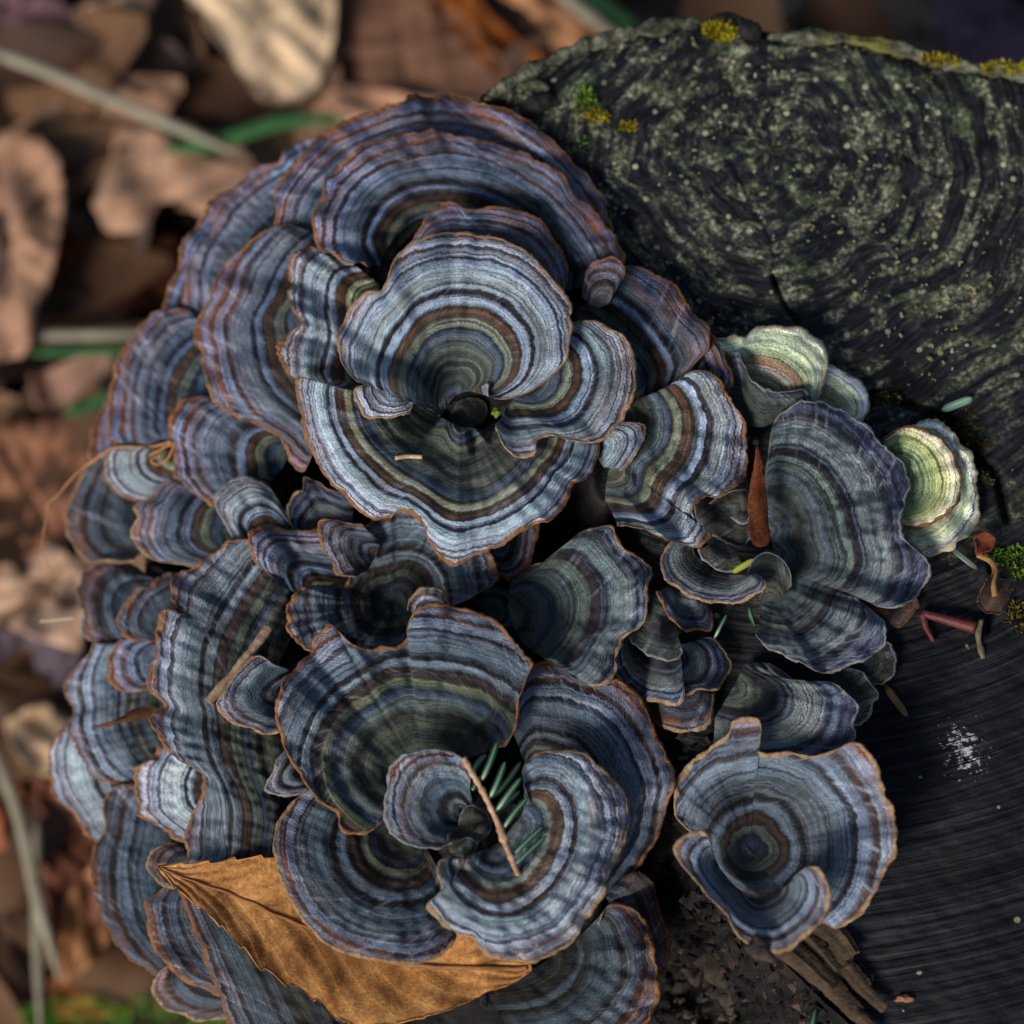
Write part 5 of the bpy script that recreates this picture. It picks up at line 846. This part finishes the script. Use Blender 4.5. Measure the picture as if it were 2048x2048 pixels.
P = path3([a, ((a[0] + b[0]) / 2 + 3, (a[1] + b[1]) / 2 + 2), b], [za, (za + zb) / 2, zb], 40); rr = .00098 * (1 + .12 * wob(np.arange(40) * 1.0, 3, [(12, .6), (5, .4)])); v, f = tube(P, rr, 12); mesh_obj('bark', v, f, STK, st, origin=np.array(st.location))
c = P[-1]; dirv = P[-1] - P[-2]; dirv /= np.linalg.norm(dirv); v, f = tube(np.stack([c - dirv * .0003, c + dirv * .00025]), [.00082, .00072], 12); mesh_obj('broken_end', v, f, mat_simple('fresh_break', (170, 116, 66), (206, 156, 104), 900), st, origin=np.array(st.location))
tag(needle(*tr('F', [(1475, 745), (1642, 678)]), .8, 1.6, .85, NP), 'pale green needle lying alone on the cut face by the crack', 'needle')
tag(needle(*tr('J', [(1668, 865), (1818, 1072)]), .8, .8, .75, NR), 'red needle with green tip beside the plain olive lobe', 'needle')
tag(needle(*tr('F', [(1522, 1505), (1668, 1622)]), 1.2, .8, .6, NGR), 'thin grey green needle sticking out from under the pale cup', 'needle')
tag(needle(*tr('N', [(775, 1835), (752, 1950)]), 0, 1, .8, NG), 'dark green needle at the foot of the rotten splinters', 'needle')
tag(needle(*tr('J', [(655, 415), (572, 575)]), 6, 4, .45, NG), 'dark needle stuck upright beside the double dark crescent', 'needle')
tag(needle(*tr('J', [(795, 370), (832, 492)]), 7, 5, .42, NG), 'short dark needle under the lower lobe of the slate fan', 'needle')
tag(needle(*tr('J', [(695, 142), (838, 62)]), 10, 13, .7, needle_mat('yellow_blade', (110, 110, 24), (150, 150, 50), (170, 170, 80))), 'yellow green blade between the slate crescent and the olive knob', 'needle')
RED = mat_simple('red_twig', (46, 22, 22), (112, 46, 42), 420, .55, .4, .0003)
t = thing('red_twig', unproject(1890, 1240, .5), 'thick red brown twig segment with a small side spur on the black wood', 'twig'); TO = np.array(t.location)
P = path3(tr('R', [(398, 1452), (540, 1490), (690, 1532)]), [1.2, 1.4, 1.6], 24); v, f = tube(P, np.linspace(.0008, .0012, 24), 10); mesh_obj('stem', v, f, RED, t, origin=TO)
P = path3(tr('R', [(402, 1455), (420, 1530), (462, 1608)]), [1.2, .9, .7], 14); v, f = tube(P, np.linspace(.0008, .0004, 14), 8); mesh_obj('spur', v, f, RED, t, origin=TO)
P = path3(tr('R', [(722, 1490), (708, 1580), (735, 1702)]), [.9, .7, .6], 20); v, f = tube(P, .0006 * (1 + .2 * wob(np.arange(20) * 1.0, 4, [(6, .6)])), 8); tag(mesh_obj('twig_scrap', v, f, mat_simple('twig_scrap', (74, 60, 44), (120, 112, 84), 500)), 'crooked grey scrap of twig at the end of the red twig', 'twig')
v, f = tube(path3(tr('D', [(775, 858), (850, 846), (948, 850)]), [float(top_z(813, 914)) + 1.0, float(top_z(840, 912)) + 1.2, float(top_z(844, 914)) + 1.4], 16), .00045, 7); tag(mesh_obj('straw_bit', v, f, mat_simple('straw', (160, 130, 90), (206, 180, 140), 500)), 'tiny pale straw lying in the great sunlit bowl', 'straw')
FIB = mat_simple('root_fibre', (140, 92, 48), (190, 140, 86), 700)
v, f = tube(path3(tr('C', [(780, 1075), (640, 1108), (420, 1112), (300, 1180), (150, 1300), (40, 1430)], 'P', [(98, 1005), (88, 1060), (86, 1100), (100, 1140)]), [-26, -33, -34, -38, -42, -44, -46, -48, -50, -52], 90), np.linspace(.00032, .00012, 90), 7); tag(mesh_obj('root_fibre', v, f, FIB), 'long curved orange root fibre drifting over the leaf litter', 'fibre')
v, f = tube(path3(tr('C', [(640, 1165), (700, 1130), (790, 1095), (760, 1180), (690, 1222), (650, 1190), (720, 1160)]), [-32, -30, -28, -29, -30, -30, -30], 60), .00024, 7); tag(mesh_obj('fibre_tangle', v, f, FIB), 'looped tangle of orange fibre on the white ridged lobe', 'fibre')
v, f = tube(path3([(80, 1243), (110, 1240), (150, 1236)], [-50, -50, -50], 14), .00022, 6); tag(mesh_obj('pale_thread', v, f, mat_simple('thread', (190, 160, 120), (220, 200, 170), 500)), 'fine pale thread beside the narrow scalloped dark cap', 'fibre')

def leaf_scrap(name, outline, zfun, mat, label, cat='leaf', n=60, rings=9, curl=0.0, th=.0003, seed=1, und=.4, group=None, tens=.8, rag=0.0):
    """leaf from a closed outline; zfun(x, y) in mm"""
    R = smooth_path(outline, n, True, tens); jr = nr.uniform(-1, 1, R.shape) * rag; c = R.mean(0); t = np.linspace(.02, 1, rings)[:, None]; X = c[0] + (R[None, :, 0] - c[0]) * t; Y = c[1] + (R[None, :, 1] - c[1]) * t; X = X + jr[None, :, 0] * t ** 6; Y = Y + jr[None, :, 1] * t ** 6
    Z = zfun(X, Y) + curl * t ** 2 + wob2(X, Y, seed, [(140, und), (50, und * .5)]); P = unproject(X, Y, Z); V, f = sheet(P, th, True)
    m = len(f); P0 = P[0].mean(0); V = np.vstack([V, P0, P0 - [0, 0, th]]); tri = []
    q = R - c; cov = q.T @ q; w, e = np.linalg.eigh(cov); ax = e[:, 1]; pr = (X - c[0]) * ax[0] + (Y - c[1]) * ax[1]; pq = (X - c[0]) * -ax[1] + (Y - c[1]) * ax[0]
    uv = np.stack([pr / (pr.max() - pr.min()) + .5, pq / (np.abs(pq).max() + 1e-6)], -1).reshape(-1, 2); uv = np.vstack([uv, uv, [[.5, 0], [.5, 0]]])
    o = mesh_obj(name, V - P0, f, mat, None, {'leaf': uv}); o.location = P0; return tag(o, label, cat, group)
zz = lambda a, b, ya, yb: (lambda X, Y: a + (b - a) * (Y - ya) / (yb - ya))
leaf_scrap('pointed_leaf', tr('F', [(460, 935), (478, 1010), (494, 1120), (508, 1250), (514, 1340), (524, 1470), (490, 1500), (440, 1490), (416, 1440), (402, 1240), (430, 1080)]), zz(20, 14, 890, 1100), leaf_material('red_brown_leaf', [(44, 20, 10), (84, 40, 18), (128, 70, 34)], False, ns=5), 'narrow pointed red brown leaf standing between the side fan and the slate fan', seed=4, curl=-.4, und=.9, rag=1.4)
leaf_scrap('curled_leaf', tr('G', [(435, 1298), (520, 1303), (620, 1275), (730, 1255), (830, 1245), (840, 1185), (780, 1167), (700, 1182), (640, 1222), (560, 1262)]), lambda X, Y: -33 + (X - 185) * .05, leaf_material('dark_curled_leaf', [(40, 24, 16), (82, 50, 28), (128, 86, 46)], False, ns=4), 'dark curled strip of leaf lying across the broad scalloped cap', seed=5, curl=-1.5)
DRY = leaf_material('dried_leaf_scrap', [(46, 34, 30), (84, 64, 54), (128, 106, 88)], True, ns=4)
leaf_scrap('dried_leaf', tr('R', [(690, 1030), (750, 1005), (802, 1040), (785, 1100), (700, 1122)]), lambda X, Y: 1.5 + 0 * X, leaf_material('brown_scrap', [(62, 28, 18), (104, 54, 34), (138, 84, 54)], False, ns=4), 'small brown dried flake next to the bright green moss bud', seed=6, curl=1.2, tens=.2, rag=2.0, und=1.2)
o = leaf_scrap('dried_leaf', tr('R', [(775, 1240), (735, 1310), (705, 1390), (742, 1442), (832, 1452), (875, 1380), (905, 1310), (850, 1262)]), lambda X, Y: 2.0 + 0 * X, DRY, 'crumpled grey brown dried leaf with a curled stalk on the black wood', seed=7, curl=1.0, und=2.2, tens=.2, rag=2.5)
v, f = tube(path3(tr('R', [(705, 1130), (775, 1165), (800, 1210), (790, 1280), (800, 1360)]), [1.5, 2.5, 3.2, 3.6, 3.2], 24), .0006, 8); s_ = mesh_obj('stalk', v, f, mat_simple('leaf_stalk', (120, 84, 44), (164, 124, 74), 500), o, origin=np.array(o.location))
sd = lump('seed', *tr('N', [(1265, 1787)])[0], .5, 1.7, mat_simple('seed_husk', (120, 72, 50), (170, 112, 84), 700), seed=3, sq=(1.0, .42, .35)); tag(sd, 'small oval brown seed lying on the black year rings', 'seed')
bd = lump('green_bud', *tr('D', [(1425, 562)])[0], 12, 1.0, MOSS['g'], seed=9, sq=(1, 1, .9)); tag(bd, 'tiny bright green bud in the heart of the rosette', 'bud')

# ------------------------------------------------------------------ ground and leaf litter
def ground_mat():
    M = NT('forest_soil'); p = M.pos(); a = M.noise(p, 30, 5, .65); b = M.noise(p, 240, 3, .7)
    M.bump(M.math('ADD', a, b), .004, .8); return M.done(M.ramp(M.math('ADD', M.math('MULTIPLY', a, .6), M.math('MULTIPLY', b, .4)), [(.35, lin((20, 14, 12))), (.52, lin((48, 34, 26))), (.7, lin((84, 62, 48)))]), .85, .2)
gl = np.concatenate([-np.geomspace(20, .4, 10), np.linspace(-.35, .35, 36), np.geomspace(.4, 20, 10)]); X, Y = np.meshgrid(gl, gl); Zg = GROUND * .001 - .004 + .003 * np.sin(X * 31 + 1) * np.sin(Y * 27) * (np.hypot(X, Y) < .4)
tag(mesh_obj('ground', np.stack([X, Y, Zg], -1).reshape(-1, 3), grid_faces(len(gl), len(gl)), ground_mat()), 'dark forest soil', kind='structure')
def litter():
    """bed of old leaves nobody could count"""
    r = np.random.RandomState(5); V, Fc = [], []
    for k in range(620):
        x, y = r.uniform(-.34, .42), r.uniform(-.26, .46); L = r.uniform(.022, .042); W = L * r.uniform(.42, .62); a = r.uniform(0, 6.3); n, m = 7, 5; s = np.linspace(0, 1, n)[:, None]; w = np.linspace(-1, 1, m)[None]
        half = W * np.sin(np.pi * np.clip(s, .02, .98)) ** .8 * (1 - .25 * s); px = (s - .5) * 2 * L + 0 * w; py = w * half; cu = r.uniform(-.6, .8); pz = cu * (py ** 2) / W * 1.2 + r.uniform(-.4, .6) * (px ** 2) / L * .6 + r.normal(0, .0006, (n, m))
        tl = r.normal(0, .22, 2); pz = pz + px * tl[0] + py * tl[1]; X = x + px * math.cos(a) - py * math.sin(a); Y = y + px * math.sin(a) + py * math.cos(a); Z = GROUND * .001 + .003 + r.uniform(0, .012) + pz
        i = len(V); V += list(np.stack([X, Y, Z], -1).reshape(-1, 3)); Fc += [tuple(q + i) for q in grid_faces(n, m)]
    M = NT('old_leaves'); g = M.n.new('ShaderNodeNewGeometry'); p = M.pos(); n = M.noise(p, 60, 4, .6)
    col = M.ramp(g.outputs['Random Per Island'], [(0, lin((50, 32, 20))), (.3, lin((94, 62, 38))), (.55, lin((118, 88, 62))), (.75, lin((78, 62, 54))), (1, lin((150, 112, 84)))])
    col = M.mix(M.math('MULTIPLY', M.math('SUBTRACT', n, .5), 2.2, clamp=True), col, lin((40, 26, 20))); M.bump(n, .001, .6); M.done(col, .7, .3)
    tag(mesh_obj('leaf_litter', np.array(V), Fc, M.m), 'brown bed of old fallen leaves round the stump', 'leaf litter', kind='stuff')
litter()
def lm(name, c): return leaf_material(name, [tuple(v * .62 for v in c), c, tuple(min(255, v * 1.18) for v in c)], True, trans=.12)
LIT = [('tan', (214, 184, 148), tr('O', [(1010, -40), (1100, 60), (1180, 200), (1290, 330), (1340, 430), (1420, 520), (1530, 570), (1650, 550), (1750, 470), (1810, 350), (1840, 200), (1850, 0), (1700, -300), (1300, -250)]), 26, 'broad pale tan dead leaf with rounded end behind the topmost fan'),
 ('mauve', (116, 82, 64), [(670, -60), (690, 60), (660, 150), (720, 205), (850, 220), (980, 200), (1030, 150), (930, 40), (800, -80)], 14, 'large mauve brown dead leaf next to the pale tan leaf'),
 ('rust', (132, 72, 26), [(800, -60), (900, 60), (1000, 155), (1060, 170), (1100, 130), (990, 40), (900, -60)], 18, 'rust brown leaf blade slanting towards the bark rim'),
 ('tan2', (176, 126, 88), [(930, -50), (1050, 20), (1110, 80), (1120, 130), (1190, 110), (1220, 60), (1110, -50)], 21, 'light brown leaf between the rust leaf and the green blades'),
 ('pink', (200, 150, 118), [(590, 225), (690, 172), (860, 192), (980, 210), (920, 245), (760, 260), (640, 260)], 17, 'pale pinkish leaf edge right behind the topmost fan'),
 ('pink2', (178, 138, 110), tr('O', [(510, 1110), (600, 900), (650, 700), (850, 710), (1100, 850), (1420, 930), (1420, 1000), (1120, 1190), (1000, 1090), (880, 1130), (800, 1260), (600, 1290)]), 20, 'pinkish angular dead leaf beside the streaked purple cap'),
 ('left', (176, 134, 106), tr('O', [(-80, 740), (200, 750), (330, 890), (345, 1200), (290, 1500), (200, 1720), (130, 1960), (-60, 1980)]), 24, 'long upright tan brown leaf over the dark hollow in the litter'),
 ('purp', (110, 80, 84), [(-40, -30), (120, 0), (150, 50), (60, 75), (-40, 70)], 12, 'dull purple leaf corner above the grey straw stalk'),
 ('tan3', (176, 136, 104), [(150, 20), (310, -30), (290, 90), (230, 155), (190, 85)], 16, 'tan folded leaf between the purple leaf and the grey leaf'),
 ('grey', (104, 88, 84), [(180, 130), (330, 75), (390, 140), (345, 200), (240, 175)], 13, 'grey brown leaf beneath the pale tan leaf edge'),
 ('dor', (108, 50, 18), [(100, 250), (180, 255), (210, 420), (200, 560), (120, 640), (90, 480)], 8, 'dark orange brown leaf sunk in the hollow by the upright tan leaf'),
 ('dbr', (70, 36, 18), [(190, 440), (360, 470), (350, 610), (220, 620)], 4, 'very dark brown leaf at the bottom of the hollow'),
 ('gb', (156, 120, 102), [(60, 700), (200, 695), (260, 760), (190, 840), (70, 810)], 12, 'greyish tan leaf below the short beige straw'),
 ('red', (146, 100, 74), [(-40, 860), (120, 825), (215, 960), (150, 1080), (60, 1150), (-40, 1100)], 15, 'reddish brown leaf under the drifting root fibre'),
 ('pt', (196, 158, 130), [(-40, 1050), (110, 1085), (190, 1180), (160, 1300), (60, 1270), (-40, 1230)], 18, 'pale pinkish tan leaf beside the narrow scalloped cap'),
 ('pg', (98, 82, 90), [(-40, 1250), (120, 1235), (160, 1300), (130, 1390), (-20, 1400)], 12, 'purple grey leaf under the pale pinkish tan leaf'),
 ('cream', (214, 178, 136), [(10, 1445), (90, 1405), (150, 1450), (120, 1550), (50, 1540)], 20, 'small cream leaf tip near the lowest sunlit cap'),
 ('long', (136, 86, 66), [(80, 1500), (170, 1560), (230, 1700), (200, 1850), (120, 1910), (80, 1750)], 14, 'long reddish leaf between the straws and the dark blue cap'),
 ('rb', (156, 94, 52), [(100, 1960), (180, 1880), (250, 1890), (320, 1990), (200, 2040), (110, 2030)], 10, 'orange brown leaf just above the bright green moss'),
 ('ts', (172, 120, 78), [(140, 1790), (205, 1710), (250, 1800), (200, 1910), (120, 1970)], 17, 'narrow tan curled leaf over the orange brown leaf'),
 ('or', (156, 94, 62), [(-40, 1555), (70, 1585), (60, 1690), (-40, 1700)], 15, 'orange brown leaf stub crossed by the grey straw'),
 ('tr', (176, 156, 124), [(1410, -50), (1560, -40), (1650, 5), (1560, 55), (1440, 70)], 14, 'greenish tan leaf behind the yellow moss tuft'),
 ('pd', (74, 62, 66), [(1630, -10), (1800, 5), (1860, 75), (1700, 100)], 8, 'dark slate brown leaf behind the far bark rim'),
 ('mv', (116, 92, 106), [(1850, -50), (2000, -20), (2090, 60), (2080, 140), (1930, 125), (1870, 60)], 12, 'mauve grey leaf beyond the bark rim crusts')]
for k, (nm, c, pts, z, lab) in enumerate(LIT):
    cx = np.mean([p[0] for p in pts]); cy = np.mean([p[1] for p in pts]); ta, tb = rng.uniform(-.03, .03), rng.uniform(-.03, .03)
    leaf_scrap('dead_leaf', pts, (lambda cx, cy, ta, tb, z: lambda X, Y: GROUND + z + (X - cx) * ta + (Y - cy) * tb)(cx, cy, ta, tb, z), lm('dead_leaf_' + nm, c), lab, seed=30 + k, curl=rng.uniform(-2, 4), und=2.6, th=.0004, n=72, tens=.35, rag=2.5, group='fallen leaves round the stump')
STR = mat_simple('old_straw', (116, 106, 88), (158, 148, 124), 120, .6); GRN = mat_simple('grass_blade', (34, 70, 36), (60, 104, 54), 120, .5)
def blade(pts, zs, w, mat, name, label, flat=.35):
    n = 30; P = path3(pts, [GROUND + q for q in zs], n); v, f = tube(P, .001 * w * np.clip(np.minimum(np.linspace(.4, 4, n), np.linspace(3, .3, n)), 0, 1), 8, flat); tag(mesh_obj(name, v, f, mat), label, name.split('_')[0] if name != 'straw_stalk' else 'straw', 'blades and stalks in the litter')
blade([(-60, 90), (60, 130), (200, 190), (320, 240), (480, 310)], [34, 33, 32, 30, 28], 2.1, STR, 'straw_stalk', 'thick grey straw stalk crossing towards the streaked purple cap', .8)
blade([(50, 672), (160, 670), (300, 668)], [24, 24, 24], 1.7, STR, 'straw_stalk', 'short beige straw above the greyish tan leaf', .7)
blade([(-20, 1480), (40, 1640), (70, 1780), (120, 1960)], [30, 30, 28, 24], 1.7, STR, 'straw_stalk', 'grey straw leaning beside the long reddish leaf', .7)
blade([(75, 1640), (72, 1780), (80, 2060)], [24, 22, 20], 1.5, STR, 'straw_stalk', 'second grey straw crossing the leaning one', .7)
blade([(330, 300), (430, 285), (560, 245), (700, 235)], [26, 27, 28, 28], 2.6, GRN, 'grass_blade', 'green grass blade passing behind the topmost fan')
blade([(60, 705), (160, 702), (290, 700)], [22, 22, 22], 1.6, GRN, 'grass_blade', 'green grass blade beside the short beige straw')
blade([(130, 830), (200, 800), (290, 765)], [20, 20, 20], 2.2, GRN, 'grass_blade', 'short green blade over the greyish tan leaf')
blade([(1120, -60), (1200, 20), (1270, 70), (1330, 110)], [30, 30, 28, 26], 4.6, GRN, 'grass_blade', 'wide dark green blade behind the lichened bark rim')
blade([(1080, -60), (1150, 10), (1240, 75)], [34, 34, 32], 2.2, STR, 'straw_stalk', 'pale dry blade lying on the wide dark green blade', .4)
blade([(1370, -60), (1400, 0), (1440, 60)], [28, 28, 26], 2.6, GRN, 'grass_blade', 'green blade behind the bright yellow moss tuft')
def ground_moss(x, y, rx, ry, n, lab, seed):
    o = moss(x, y, GROUND + 14, rx, ry, 7, n, 'gg', lab, seed); o['group'] = 'moss on the ground'
ground_moss(150, 2040, 15, 6, 900, 'bright green moss cushion on the ground below the orange brown leaf', 31)
ground_moss(345, 2030, 14, 8, 900, 'bright green moss cushion tucked under the lowest curled cap', 32)
